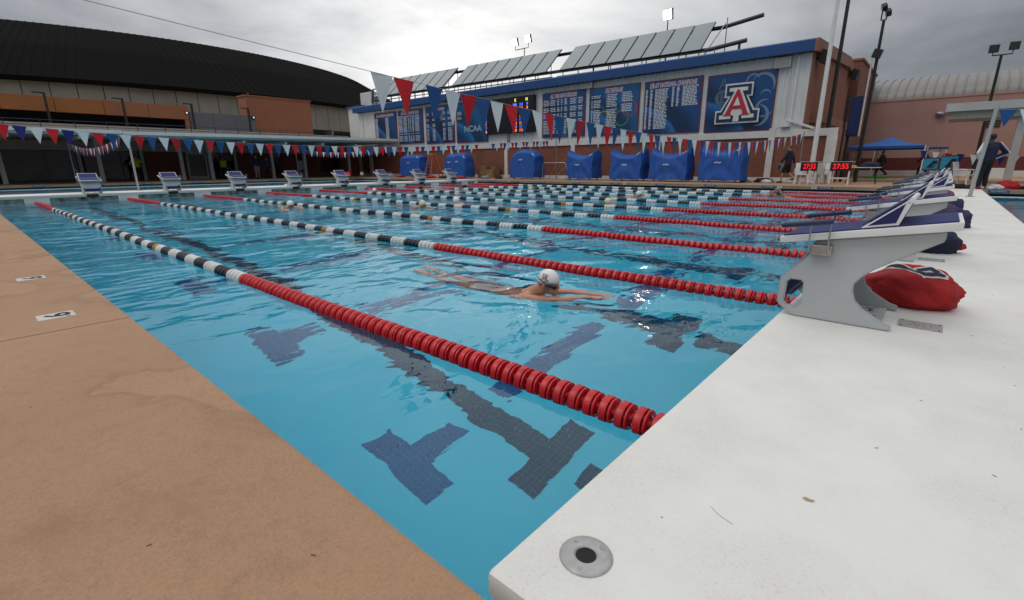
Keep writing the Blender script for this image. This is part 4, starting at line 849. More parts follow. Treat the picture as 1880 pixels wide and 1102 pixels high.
# ---------------------------------------------------------------- pink building
pt = thing('pink_building', 'long pink stucco building with ribbed arched grey roof', 'building', (10, 50, D))
q = MB(); q.box(-9, 60, 45, 70, .1, 5.45); q.build('wall', M_pink, pt)
q = MB(); q.box(-9, 60, 44.985, 44.999, .62, 1.5); q.build('dado', M_pinkdark, pt)
q = MB(); q.box(-9, 60, 44.6, 44.98, .1, .62); q.build('base_wall', M_band, pt)
q = MB(); q.box(-9, 60, 44.96, 45.0, 5.37, 5.47); q.build('parapet_edge', mat('pink_edge', (.45, .26, .22), .8), pt)
q = MB(); q.grid(2, 14, lambda u, v: (-9+69*u, 45.3+6.5*(1-math.cos(v*1.45)), 5.45+2.0*math.sin(v*1.45))); q.build('arched_roof', M_archroof, pt, smooth=True)
q = MB(); x = -8.8
while x < 12:
    pr_ = [(45.3+6.5*(1-math.cos(v*1.45/9)), 5.45+2.0*math.sin(v*1.45/9)) for v in range(10)]
    for (a, b_) in zip(pr_, pr_[1:]): q.add([(x, a[0], a[1]-.01), (x+.09, a[0], a[1]-.01), (x+.09, b_[0], b_[1]-.01), (x, b_[0], b_[1]-.01), (x+.02, a[0]-.06, a[1]+.05), (x+.07, a[0]-.06, a[1]+.05), (x+.07, b_[0]-.05, b_[1]+.06), (x+.02, b_[0]-.05, b_[1]+.06)], [(0, 4, 7, 3), (4, 5, 6, 7), (5, 1, 2, 6)])
    x += .52
tag(q.build('roof_rib', M_archroof, pt), kind='stuff')
q = MB(); q.ball((-.35, 44.85, 4.35), (.28, .2, .16)); q.build('wall_lamp', M_galv, pt, smooth=True)
lv = thing_part('wall_louver', pt)
for k in range(6): q = MB(); q.box(2.0, 2.75, 44.95, 44.99, 3.35+k*.16, 3.43+k*.16); q.build('slat', M_dark, lv)
# shelter at right
st_ = thing('shade_shelter', 'flat white shelter roof on thick posts at the right edge', 'shelter', (2.3, 25.5, D))
q = MB(); q.box(.22, 7, 24.7, 27.2, 2.98, 3.26); q.build('roof_slab', M_canopy, st_, bevel=.01)
q = MB(); q.box(.36, 7, 24.85, 27.0, 2.72, 2.979); q.build('beam', mat('beam_beige', (.33, .30, .26), .7), st_)
for x in (2.36, 5.8): q = MB(); q.box(x-.11, x+.11, 25.0, 25.22, D, 2.719); q.build('post', M_column, st_, bevel=.01)
# ---------------------------------------------------------------- canopy wing at left
ct = thing('canopy_building', 'low brick and glass wing under a long flat canopy', 'building', (-44, 12, D))
def slab(q, x0, x1, y0, y1, za, zb_, th):   # roof slab rising from za to zb_ along y
    q.add([(x0, y0, za-th), (x1, y0, za-th), (x1, y1, zb_-th), (x0, y1, zb_-th), (x0, y0, za), (x1, y0, za), (x1, y1, zb_), (x0, y1, zb_)], [(3, 2, 1, 0), (4, 5, 6, 7), (0, 1, 5, 4), (2, 3, 7, 6), (1, 2, 6, 5), (3, 0, 4, 7)])
q = MB(); slab(q, -46.2, -37.5, -6, 7.0, 3.30, 3.30, .28); slab(q, -46.2, -37.5, 7.03, 27.3, 3.27, 3.46, .26); q.build('canopy', M_canopy, ct, bevel=.01)
q = MB(); slab(q, -37.49, -37.38, -6, 7.0, 3.35, 3.35, .20); slab(q, -37.49, -37.38, 7.03, 27.3, 3.31, 3.54, .20); q.build('fascia', M_white, ct)
for y in range(-4, 27, 3): q = MB(); q.box(-46, -37.6, y-.08, y+.08, 2.82, 2.985); q.build('ceiling_beam', M_canopy, ct)
for y in (-2.9, 1.7, 6.28, 10.94, 12.85, 17.43, 20.2, 24.44, 26.9): q = MB(); q.box(-41.6, -41.38, y-.11, y+.11, D, 2.985); q.build('column', M_column, ct, bevel=.008)
for y in (5.7, 9.25, 15.65): q = MB(); q.box(-44.45, -44.3, y-.1, y+.1, D, 2.98); q.build('inner_post', M_column, ct)
q = MB(); q.box(-44.6, -44.46, -6, 27.4, 2.34, 2.98); q.build('header', M_terrace, ct)
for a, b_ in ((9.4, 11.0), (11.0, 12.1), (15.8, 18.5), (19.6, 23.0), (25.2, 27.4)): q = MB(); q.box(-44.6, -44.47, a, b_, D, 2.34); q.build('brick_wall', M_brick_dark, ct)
for a, b_, c in ((-6, 5.6, 3), (5.8, 9.15, 3), (13.55, 15.55, 2), (18.5, 19.6, 1), (23.0, 25.2, 2)):
    w = (b_-a)/c
    for j in range(c):
        q = MB(); q.box(-44.58, -44.56, a+j*w+.03, a+(j+1)*w-.03, D+.05, 2.3); q.build('window_pane', M_glassdark, ct)
    q = MB(); q.box(-44.6, -44.5, a, b_, D, D+.05); q.box(-44.6, -44.5, a, b_, 2.3, 2.34)
    for j in range(1, c): q.box(-44.6, -44.5, a+j*w-.03, a+j*w+.03, D+.05, 2.3)
    q.build('window_frame', mat('dark_frame', (.03, .03, .028), .5), ct)
dr = thing_part('door', ct)
q = MB(); q.box(-44.6, -44.42, 12.1, 12.25, D, 2.34); q.box(-44.6, -44.42, 13.4, 13.55, D, 2.34); q.box(-44.6, -44.42, 12.25, 13.4, D+.0, D+.25); q.box(-44.6, -44.42, 12.25, 13.4, 2.15, 2.34); q.build('door_frame', M_column, dr)
q = MB(); q.box(-44.56, -44.54, 12.25, 13.4, D+.25, 2.15); q.build('door_glass', M_glassdark, dr)
q = MB(); q.box(-46.3, -44.62, -6, 27.3, D, 2.98); q.build('inner_mass', M_dark, ct)
q = MB(); q.box(-44.46, -44.40, 21.0, 21.5, .9, 1.7); q.build('notice_panel', M_galv, ct)
# terrace above the canopy
tt = thing('terrace', 'beige terrace wall with long navy railing above the canopy', 'terrace', (-47, 12, 3))
q = MB(); q.box(-60, -47.2, -20, 28.1, 2.9, 4.22); q.build('terrace_wall', M_terrace, tt)
y = -4.6
while y < 28: q = MB(); q.tube([(-46.4, y, 3.41), (-46.4, y, 4.36)], .028, 6); q.build('rail_post', M_navyrail, tt); y += 1.8
for z in (4.36, 4.02, 3.70): q = MB(); q.tube([(-46.4, -6, z), (-46.4, 27.6, z+.05)], .022, 6); q.build('rail', M_navyrail, tt)
# orange wing, grey wall, box
ot = thing('orange_building', 'orange stucco wing with dark gap below and joints between its panels', 'building', (-51, 5, 4))
y = 14.48
for j in range(7): q = MB(); q.box(-50.3, -50, y-2.86, y, 5.2+.01*j, 6.30-.01*j); q.build('wall_panel', M_orange if j > 1 else M_orange2, ot, bevel=.01); y -= 2.89
q = MB(); q.box(-50.3, -50.02, 14.15, 14.48, 4.2, 5.19); q.build('end_leg', M_orange2, ot)
q = MB(); q.box(-54, -52, -6, 14.5, 4.15, 6.1); q.build('recess', M_dark, ot)
q = MB(); q.box(-54, -50.3, -6, 14.4, 5.4, 6.1); q.build('roof_slab', M_dark, ot)
gt = thing('grey_building', 'low grey panelled building beside the orange wing', 'building', (-51, 17.5, 4))
for j in range(3): q = MB(); q.box(-53, -50.2, 14.6+j*1.86, 14.6+(j+1)*1.86-.02, 4.15, 5.86); q.build('wall_panel', M_greywall, gt)
for y, z in ((14.36, 5.75), (19.9, 5.72)):
    q = MB(); q.box(-50.2, -49.98, y-.14, y+.14, z-.13, z+.13); q2 = tag(q.build('wall_light', M_black), 'small square light on the '+('orange wall end' if y < 15 else 'grey wall end'), 'wall light'); WL[q2.name] = Vector()
    q = MB(); q.box(-49.979, -49.97, y-.06, y+.06, z-.06, z+.06); q.build('lens', mat('dim_lens', (.8, .8, .7), .4, emis=.8), q2)
xt = thing('terracotta_block', 'square terracotta stucco block before the black domed arena', 'building', (-56, 22.5, 4))
q = MB(); q.box(-53.9, -52, 20.2, 26.75, 4.0, 7.85); q.build('wall', M_orange2, xt); q = MB(); q.box(-54.0, -51.93, 20.1, 26.85, 7.85, 7.97); q.build('coping_edge', M_orange2, xt); q = MB(); q.tube([(-53, 20.9, 7.9), (-53, 20.9, 8.3)], .06, 6); q.build('vent_pipe', M_orange2, xt)
for i, y in enumerate((5.25, 9.75, 14.5, 19.1)):
    t = thing('terrace_lamp', ['leftmost black lamp post on the terrace', 'second black lamp post from the left on the terrace', 'black lamp post by the end of the orange wall', 'black lamp post in front of the terracotta block'][i], 'lamp post', (-49, y, 4.1), 'black lamp posts on the terrace')
    q = MB(); q.box(-49.09, -48.91, y-.07, y+.07, 4.1, 6.42); q.build('post', M_black, t); q = MB(); q.box(-49.09, -48.91, y-.62, y-.07, 6.34, 6.42); q.build('lamp_arm', M_black, t)
# arena
AC = Vector((-161.4, 31.8)); at_ = thing('arena', 'huge round arena with black metal roof over a concrete panel ring', 'arena', (AC.x, AC.y, 0))
def ring(mbx, r0, z0, r1, z1, a0, a1, n, ri=None):
    vs = []; 
    for k in range(n+1):
        a = a0+(a1-a0)*k/n; c, s = math.cos(a), math.sin(a); vs += [(AC.x+r0*c, AC.y+r0*s, z0), (AC.x+r1*c, AC.y+r1*s, z1)]
    mbx.add(vs, [(2*k, 2*k+2, 2*k+3, 2*k+1) for k in range(n)])
q = MB(); ring(q, 74, -1, 74, 8.2, -math.pi, math.pi, 180); q.build('lower_wall', M_dark, at_, smooth=True)
q = MB(); ring(q, 75.8, 7.7, 75.8, 12.2, .9, 2*math.pi-1.0, 100); ring(q, 75.8, 7.7, 74, 7.7, -math.pi, math.pi, 100); q.build('rear_ring', M_conc, at_)
da = 2.72/76
for j in range(-28, 30):
    a = j*da+.004; q = MB(); vs = []
    for k in range(3):
        b_ = a+(da-.0012)*k/2; c, s = math.cos(b_), math.sin(b_)
        for r, z in ((76.0, 7.7), (76.0, 12.15), (75.7, 12.15), (75.7, 7.7)): vs.append((AC.x+r*c, AC.y+r*s, z))
    q.add(vs, [(4*k+i, 4*k+4+i, 4*k+4+(i+1) % 4, 4*k+(i+1) % 4) for k in range(2) for i in range(4)]+[(0, 1, 2, 3), (11, 10, 9, 8)]); q.build('concrete_panel', M_conc, at_)
q = MB(); ring(q, 75.7, 7.75, 75.7, 12.1, -1.05, 1.1, 80); q.build('joint_backing', M_dark, at_)
q = MB(); ring(q, 76.9, 11.9, 76.9, 12.4, -math.pi, math.pi, 200); ring(q, 75.6, 11.9, 76.9, 11.9, -math.pi, math.pi, 200); q.build('roof_eave', M_roofblack, at_)
q = MB(); n = 430
for k in range(n):
    a = 2*math.pi*k/n; da_ = 2*math.pi/n; vs = []
    for f, dr_ in ((0, 0), (.10, .07), (.22, .07), (.32, 0), (1, 0)):
        c, s = math.cos(a+da_*f), math.sin(a+da_*f)
        for u in (0, .5, 1):
            r = 76.9+(61.9-76.9)*u+dr_; z = 12.35+(21.6-12.35)*(u+.22*u*(1-u)); vs.append((AC.x+r*c, AC.y+r*s, z+dr_*.5))
    q.add(vs, [(3*i+j, 3*i+3+j, 3*i+4+j, 3*i+1+j) for i in range(4) for j in range(2)])
tag(q.build('ribbed_roof', M_roofblack, at_), kind='stuff')
q = MB(); q.lathe([(61.9, 0), (50, 1.2), (25, 2.2), (.5, 2.6)], (AC.x, AC.y, 21.6), 'z', 120); q.build('roof_cap', M_roofblack, at_, smooth=True)
for j in range(-4, 30, 2):
    a = j*da*1.6; c, s = math.cos(a), math.sin(a); q = MB(); q.obox((AC.x+75.0*c, AC.y+75.0*s, 7.3), (c*.9, s*.9, .0), (-s*.25, c*.25, 0), (0, 0, .38)); q.build('bracket', M_conc, at_)
# ---------------------------------------------------------------- covered reels
def cover(x0, x1, y, ztop, sag, label, dep=1.15, rnd=0.0, logo=True, seed=0):
    t = thing('covered_reel', label, 'covered reel', ((x0+x1)/2, y, D), 'lane rope reels under blue covers'); Lx = x1-x0; r = random.Random(seed)
    hz = ztop; ph = [r.uniform(0, 6) for _ in range(6)]
    def S(u, v):
        # u along the reel, v around the arch
        e = abs(2*u-1); top = hz-sag*(1-e**2.2)-rnd*e**4*.35; hw = dep/2
        a = (v-.5)*2; s = abs(a)
        if s < .42: q_ = s/.42; yy = math.copysign(hw*.86*math.sin(q_*math.pi/2), a); zz = top-.30*(1-math.cos(q_*math.pi/2))
        else:
            q_ = (s-.42)/.58; zz = (top-.30)*(1-q_)+(D+.10)*q_; yy = math.copysign(hw*(.86+.14*q_), a)
            bil = .05*q_*math.sin(u*Lx*7+ph[0]+1.2*math.sin(q_*3+ph[3]))*(.4+.6*math.sin(u*Lx*2.3+ph[1])**2)+.035*(abs(math.sin(u*Lx*8.5+ph[2]+q_*1.5))**.6-.6)*q_; yy += math.copysign(bil, a)
        # swags: folds hanging between the two ends
        d = (1-e**2)*sag; zf = (zz-D)/(hz-D); yy += math.copysign(1, a)*(.05*math.sin((zf*2.2+(2*u-1)**2*1.1)*6+ph[3])*d*1.3+.035*e**2*(1-zf*.6)*math.sin(u*Lx*11+ph[5]))*min(1, s*2)
        zz += .02*math.sin(u*Lx*5+ph[4])*(1 if s > .95 else .2)
        return (x0+Lx*u+(.03*math.sin(zz*6+ph[5])), y+yy, zz)
    q = MB(); nu, nv = 44, 57; q.grid(nu, nv, S)
    for side in (0, 1):  # end curtains
        base = len(q.v); u = 0 if side == 0 else 1
        ringp = [Vector(S(u, j/(nv-1))) for j in range(nv)]; m = 7; dirx = -1 if side == 0 else 1
        for i in range(1, m+1):
            f = i/m
            for j, p in enumerate(ringp):
                c = Vector((p.x+dirx*(.05+.035*math.sin(p.y*9+p.z*2+ph[2])*(1-f)), y, p.z)); n_ = p.lerp(c, f); n_.x = p.x+dirx*(.07*math.sin(f*math.pi/2)+.03*math.sin(p.y*11+ph[1])*math.sin(f*3.1)); q.v.append(tuple(n_))
        row = lambda i, j: (base+(i-1)*nv+j) if i > 0 else ((0 if side == 0 else (nu-1)*nv)+j)
        fs = [(row(i, j), row(i, j+1), row(i+1, j+1), row(i+1, j)) for i in range(m) for j in range(nv-1)]
        q.f += fs; q.m += [0]*len(fs)
    q.build('cover', M_tarp, t, smooth=True, angle=60)
    q = MB()
    for x in (x0+.25, x1-.25):
        q.box(x-.04, x+.04, y-dep/2+.1, y+dep/2-.1, D+.10, D+.15)
        for yy in (y-dep/2+.15, y+dep/2-.15): q.lathe([(.05, -.02), (.05, .02)], (x, yy, D+.05), 'x', 12); q.box(x-.02, x+.02, yy-.02, yy+.02, D+.05, D+.12)
    q.box(x0+.25, x1-.25, y-dep/2+.12, y-dep/2+.17, D+.10, D+.14); q.build('trolley', M_galv, t)
    if logo:
        for (uu, vv, w, h) in ((.45, .22, .34, .09), (.9, .34, .22, .10)):
            p = Vector(S(uu, vv)); px = Vector(S(uu+.02, vv)); pz = Vector(S(uu, vv+.02)); ax = (px-p).normalized(); az = (pz-p).normalized(); n_ = ax.cross(az).normalized()
            if n_.y > 0: n_ = -n_
            q = MB(); c = p+n_*.03
            for k in range(6): q.obox(c+ax*((k-2.5)*w/6)+az*.0, ax*w/15, n_*.002, az*h/2*(.6 if k % 2 else 1)+ax*.02)
            q.build('printed_mark', M_whitecloth, t)
cover(-21.95, -19.85, 25.6, 2.14, -.04, 'rounded blue cover over a reel, left of the guard rail', rnd=1.0, seed=1)
cover(-17.3, -15.4, 25.6, 2.02, .30, 'sagging blue cover right of the guard rail', seed=2)
cover(-14.15, -12.22, 25.55, 2.03, .34, 'sagging blue cover, second to the right of the guard rail', seed=3)
cover(-11.68, -9.60, 25.5, 2.05, .36, 'sagging blue cover, third to the right of the guard rail', seed=4)
cover(-9.0, -6.92, 25.55, 2.10, .30, 'rightmost sagging blue cover, nearest the brick corner', seed=5)
cover(-28.9, -27.65, 25.7, 2.05, .0, 'rounded blue cover beside the ladder, left of a pair', rnd=.9, seed=6)
cover(-27.6, -26.2, 25.3, 2.12, .02, 'rounded blue cover beside the cardboard boxes', rnd=1.1, seed=7)
cover(-34.4, -31.9, 25.6, 2.12, .06, 'leftmost blue cover, left of the orange ladder', rnd=.5, seed=8)
# ladder
t = thing('step_ladder', 'orange folding step ladder between two blue covers', 'ladder', (-30.3, 25.1, D))
for s in (-1, 1):
    q = MB(); q.obox((-30.45+s*.3, 24.95, 1.15), (.03, 0, 0), (0, .04, 0), (-s*.10, .25, .9)); q.build('rail', M_ladder, t)
    q = MB(); q.obox((-29.95+s*.22, 25.4, 1.15), (.03, 0, 0), (0, .03, 0), (-.30, -.1, .9)); q.build('rear_leg', M_ladder, t)
for k in range(6): z = .5+k*.27; q = MB(); q.box(-30.72+.03*k, -30.15-.03*k, 24.72+.075*k, 24.80+.075*k, z, z+.03); q.build('rung', M_galv, t)
q = MB(); q.box(-30.62, -30.2, 25.1, 25.35, 2.03, 2.09); q.build('ladder_top', M_yellowp, t)
for i, (x, y, s, h, lb) in enumerate(((-25.85, 26.5, .42, .9, 'tall brown cardboard box left of the smaller one'), (-24.95, 26.4, .40, .62, 'smaller brown cardboard box behind the far bulkhead'), (-25.3, 27.0, .36, .85, 'brown cardboard box against the brick wall, behind two others'))):
    q = MB(); q.box(x-s, x+s, y-.28, y+.28, D, D+h); b_ = q.build('cardboard_box', M_cardboard, bevel=.01); WL[b_.name] = Vector(); tag(b_, lb, 'box'); q = MB(); q.box(x-s, x+s, y-.03, y+.03, D+h+.001, D+h+.004); q.box(x-.03-s/2, x+s/2, y-.284, y-.281, D+h*.3, D+h*.6); q.build('tape', mat('tape_tan', (.32, .2, .1), .4), b_)
# guard rail, clocks, chairs
t = thing('guard_rail', 'bent steel guard rail between two blue covers', 'rail', (-17.4, 24, D)); q = MB()
q.tube([(-18.3, 24.0, D), (-18.32, 24.0, 1.15), (-18.2, 24.0, 1.29), (-16.7, 24.0, 1.29), (-16.55, 24.0, 1.15), (-16.5, 24.0, .9)], .024, 8); q.tube([(-17.2, 24.0, D), (-17.25, 24.0, .55), (-16.55, 24.0, 1.1)], .024, 8); q.build('rail_tube', M_galv, t, smooth=True)
q = MB(); q.lathe([(.12, 0), (.12, .1), (.05, .28)], (-16.6, 24.2, D), 'z', 14); q.build('base_weight', M_galv, t, smooth=True)
def clock(x, y, w, rz, label, hp):
    t = thing('digital_clock', label, 'digital clock', (x, y, D)); t.rotation_euler.z = rz
    WL[t.name] = Vector((0, 0, 0)); z0 = .86-D
    q = MB(); q.box(-w/2, w/2, -.05, .05, z0-.03, z0+.33); q.build('case', M_rubber, t, bevel=.01)
    text('27:55', .30, (0, -.056, z0+.15), RX, M_ledred, t, 'lit_digits', ext=.003, bold=.002, sx=w/.86)
    q = MB()
    for s in (-1, 1): q.box(s*w*.44-.03, s*w*.44+.03, -.03, .03, 0, z0-.031)
    q.box(-w*.41, w*.41, -.02, .02, .24, .30); q.build('stand', M_plasticwhite, t)
clock(-2.82, 24.9, .76, 0, 'digital clock showing red 27:55 on a white stand, right one', 0)
clock(-4.0, 24.8, .66, R(30), 'digital clock showing red 27:55, left one beside the white chairs', 0)
t = thing('clock_rail', 'thin grey rail running above the two digital clocks', 'rail', (-3.4, 25.2, D)); q = MB(); q.tube([(-4.45, 25.15, 1.22), (-2.35, 25.15, 1.20)], .015, 6)
for x in (-4.4, -3.45, -2.4): q.tube([(x, 25.15, D), (x, 25.15, 1.2)], .014, 6)
q.build('rail_tube', M_galv, t)
def chair(x, y, rz, label, group='white plastic chairs by the clocks', m=M_plasticwhite):
    t = thing('plastic_chair', label, 'chair', (x, y, D), group); WL[t.name] = Vector(); t.rotation_euler.z = rz
    q = MB(); q.box(-.24, .24, -.23, .23, .40, .44); q.build('seat', m, t, bevel=.01)
    q = MB(); q.obox((0, .27, .68), (.23, 0, 0), (0, .012, 0), (0, .05, .24)); q.build('backrest', m, t, bevel=.008)
    for sx in (-1, 1):
        for sy in (-1, 1): q = MB(); q.obox((sx*.23, sy*.22, .2), (.022, 0, 0), (0, .022, 0), (-sx*.02, -sy*.01, .2)); q.build('leg', m, t)
        q = MB(); q.tube([(sx*.27, -.2, .42), (sx*.28, -.2, .62), (sx*.27, .22, .64)], .02, 6); q.build('armrest', m, t)
chair(-4.25, 24.75, .3, 'white plastic chair below the left clock'); chair(-3.75, 25.9, -.5, 'white plastic chair between the two digital clocks'); chair(-3.5, 25.7, 2.4, 'white plastic chair leaning by the white pier')
def table(x, y, w, d, h, m, label, items=()):
    t = thing('folding_table', label, 'table', (x, y, D)); q = MB(); q.box(x-w/2, x+w/2, y-d/2, y+d/2, D+h-.03, D+h); q.build('table_top', m, t, bevel=.008)
    for sx in (-1, 1): q = MB(); q.tube([(x+sx*w*.42, y-d*.4, D), (x+sx*w*.32, y-d*.4, D+h-.03)], .015, 6); q.tube([(x+sx*w*.42, y+d*.4, D), (x+sx*w*.32, y+d*.4, D+h-.03)], .015, 6); q.tube([(x+sx*w*.42, y-d*.4, D+.06), (x+sx*w*.42, y+d*.4, D+.06)], .012, 6); q.build('leg_frame', M_black, t)
table(-2.2, 26.6, 1.3, .6, .72, M_plasticwhite, 'folding table with white top right of the clocks')
def lump(name, label, cat, c, r, m, seed=0, rough=.25, n=26, mm=18, z0=None, fold=.10, crease=0):
    q = MB(); rr = random.Random(seed); o = Vector((rr.uniform(0, 50),)*3)
    z0 = c[2] if z0 is None else z0
    for i in range(mm):
        a = .03+(math.pi-.06)*i/(mm-1)
        for k in range(n):
            b_ = 2*math.pi*k/n; d = Vector((math.sin(a)*math.cos(b_), math.sin(a)*math.sin(b_), math.cos(a)))
            s = 1+rough*mnoise.noise(d*1.6+o)+fold*abs(mnoise.noise(d*4+o))-fold*.3
            if crease: w_ = mnoise.noise(d*2.2+o); s += crease*(abs(math.sin((d.x*2.1+d.z*5.2+d.y*1.4)+w_*3.4))**.5-.7)*(1-.75*max(0, d.z))
            p = Vector((c[0]+d.x*r[0]*s, c[1]+d.y*r[1]*s, c[2]+d.z*r[2]*s)); p.z = max(p.z, z0+.002); q.v.append(tuple(p))
    q.f = [(i*n+k, (i+1)*n+k, (i+1)*n+(k+1) % n, i*n+(k+1) % n) for i in range(mm-1) for k in range(n)]+[tuple(range(n)), tuple((mm-1)*n+k for k in range(n-1, -1, -1))]; q.m = [0]*len(q.f)
    o_ = q.build(name, m, smooth=True, angle=180); WL[o_.name] = Vector(); return tag(o_, label, cat)
lump('cloth_pile', 'yellow float on the white folding table', 'float', (-2.65, 26.5, 1.0), (.22, .12, .06), M_yellowp, 3, z0=.97)
lump('cloth_pile', 'dark bag heaped on the white folding table', 'bag', (-1.95, 26.6, 1.05), (.35, .2, .16), M_navycloth, 4, z0=.97)
lump('cloth_pile', 'dark clothes and white towel heap at the foot of the pilaster', 'clothes', (-6.15, 26.2, .30), (.45, .3, .16), M_blackcloth, 5, z0=D, fold=.4)
lump('cloth_pile', 'white towel lying on the dark clothes by the pilaster', 'towel', (-5.95, 25.95, .30), (.28, .2, .10), M_whitecloth, 6, z0=D, fold=.4)
lump('cloth_pile', 'small pale green towel by the rightmost blue cover', 'towel', (-7.0, 26.3, .28), (.25, .2, .10), M_teal, 8, z0=D)
for i, (x, y, r, m, lb) in enumerate(((.95, 23.25, (.38, .22, .14), M_blackcloth, 'black clothes heap on the far deck left of the person at right'), (1.35, 23.15, (.2, .16, .12), M_navycloth, 'navy clothes heap beside the red shoes'), (1.55, 23.05, (.18, .16, .09), M_whitecloth, 'white towel between the black heap and the red shoes'), (1.98, 23.05, (.22, .18, .13), M_whitecloth, 'white towel heap right of the red shoes'), (2.28, 23.3, (.36, .22, .26), M_redcloth, 'bright red cloth heap on the far deck at right'), (2.85, 23.3, (.28, .2, .12), M_blackcloth, 'dark cloth heap at the right edge of the photo'), (.45, 23.4, (.3, .2, .12), M_navycloth, 'navy heap behind the last starting block'))):
    lump('cloth_pile', lb, 'clothes', (x, y, D+.03), r, m, 20+i, z0=D, fold=.45)
for i, (x, y, r, m, lb) in enumerate(((-36.3, 24.6, (.4, .3, .35), M_blackcloth, 'dark bag on the deck under the canopy end'), (-34.9, 24.4, (.5, .3, .25), M_greycloth, 'grey equipment bag left of the first blue cover'), (-33.5, 24.3, (.3, .3, .16), M_redcloth, 'small red bag before the leftmost blue cover'), (-29.4, 24.2, (.5, .3, .14), M_redcloth, 'flat red kickboard bag below the ladder'), (-28.1, 24.3, (.4, .3, .12), M_navycloth, 'navy towel right of the ladder'), (-25.9, 24.0, (.55, .35, .12), M_redcloth, 'red and white bag before the cardboard boxes'), (-24.1, 24.8, (.4, .25, .16), M_greycloth, 'grey pack left of the rounded cover'), (-22.9, 24.9, (.3, .2, .14), M_blackcloth, 'black shoes and pack by the rounded cover'))):
    lump('cloth_pile', lb, 'bag', (x, y, D+.06), r, m, 40+i, z0=D, fold=.4)
# bags on the near bulkhead
jb = lump('swim_bag', 'bright red jersey bag with white and navy letter behind the nearest block', 'bag', (.585, 3.40, D+.085), (.255, .17, .165), M_redcloth, 61, rough=.16, n=96, mm=60, z0=D, fold=.05, crease=.085)
from mathutils.bvhtree import BVHTree
def drape(ob, poly_rows, m, name, lift=.003):
    me_ = ob.data; bv = BVHTree.FromPolygons([v.co for v in me_.vertices], [p.vertices for p in me_.polygons]); q = MB()
    for quad in poly_rows:
        a, b_, c, d = [Vector((x, y, 0)) for x, y in quad]
        def f(u, v):
            p = (a*(1-u)+b_*u)*(1-v)+(d*(1-u)+c*u)*v; h = bv.ray_cast(Vector((p.x, p.y, 2)), Vector((0, 0, -1)))
            if h[0] is None: return (p.x, p.y, D+.01)
            w = h[0]+h[1]*lift; return tuple(w)
        q.grid(10, 5, f)
    q.build(name, m, ob, smooth=True)
cx_, cy_ = .575, 3.37
def strokes(ofs, w):
    P_ = [(-.16, .02), (-.07, -.035), (.045, -.115), (.125, -.06), (.07, .0), (.02, -.04)]
    out = []
    for (a, b_) in zip(P_, P_[1:]):
        A_, B_ = Vector(a), Vector(b_); d = (B_-A_).normalized(); n_ = Vector((-d.y, d.x))*w; A_ -= d*w*.8; B_ += d*w*.8
        out.append([(cx_+p.x+ofs[0], cy_+p.y+ofs[1]) for p in (A_+n_, B_+n_, B_-n_, A_-n_)])
    return out
drape(jb, strokes((.02, .045), .030), M_whitecloth, 'white_letter', .003); drape(jb, strokes((.02, .045), .017), M_navycloth, 'navy_letter', .0055)
lump('towel', 'bit of green patterned towel under the red jersey bag', 'towel', (.395, 3.34, D+.05), (.05, .07, .07), M_teal, 63, z0=D)
lump('swim_bag', 'dark navy bag with red corner seen under the nearest block platform', 'bag', (.64, 6.02, D+.07), (.25, .17, .15), M_navycloth, 64, rough=.3, n=60, mm=40, z0=D, fold=.1, crease=.06)
lump('bag_corner', 'small red corner patch on the dark navy bag', 'patch', (.87, 6.02, D+.07), (.045, .05, .035), M_redcloth, 65, z0=D)
lump('swim_bag', 'crumpled purple navy mesh bag showing beyond the second block platform', 'bag', (.74, 8.75, D+.10), (.27, .2, .21), M_purple, 66, n=60, mm=44, z0=D, fold=.12, crease=.10)
lump('swim_bag', 'navy mesh bag behind the third starting block', 'bag', (.74, 11.2, D+.12), (.22, .17, .22), M_purple, 67, z0=D, fold=.12)
lump('swim_bag', 'red and navy bag behind the fourth starting block', 'bag', (.70, 13.6, D+.1), (.2, .17, .2), M_redcloth, 68, z0=D, fold=.12)
# boxes on a black table, bucket, chair near the far right
table(.45, 26.2, 1.15, .6, .62, M_black, 'black table carrying two bright blue boxes')
for i, (x, w, h, lb) in enumerate(((.12, .26, .44, 'smaller bright blue box with black print, left on the table'), (.68, .28, .52, 'taller bright blue box with black print, right on the table'))):
    q = MB(); q.box(x-w, x+w*.8, 26.0, 26.35, .872, .87+h); b_ = q.build('blue_box', M_cyan, bevel=.02); WL[b_.name] = Vector(); tag(b_, lb, 'box')
    q = MB(); q.prism([(x-w*.55, .95), (x+w*.2, .87+h*.85), (x+w*.2, .95)], 'y', 25.99, 25.998); q.box(x+w*.3, x+w*.42, 25.99, 25.998, .95, .87+h*.7); q.box(x+w*.2, x+w*.65, 25.985, 25.989, .87+h*.55, .87+h*.8); q.build('black_print', M_rubber, b_)
    q = MB(); q.box(x-w-.01, x+w*.8+.01, 25.99, 26.36, .871+h, .9+h); q.build('lid', M_rubber, b_)
q = MB(); q.lathe([(.16, 0), (.2, .35)], (.3, 26.1, D), 'z', 18); tag(q.build('bucket', mat('red_plastic', (.4, .02, .015), .4), smooth=True), 'red bucket under the black table', 'bucket')
chair(1.15, 25.4, 1.2, 'white slatted plastic chair between the black table and the tracksuit person', None)
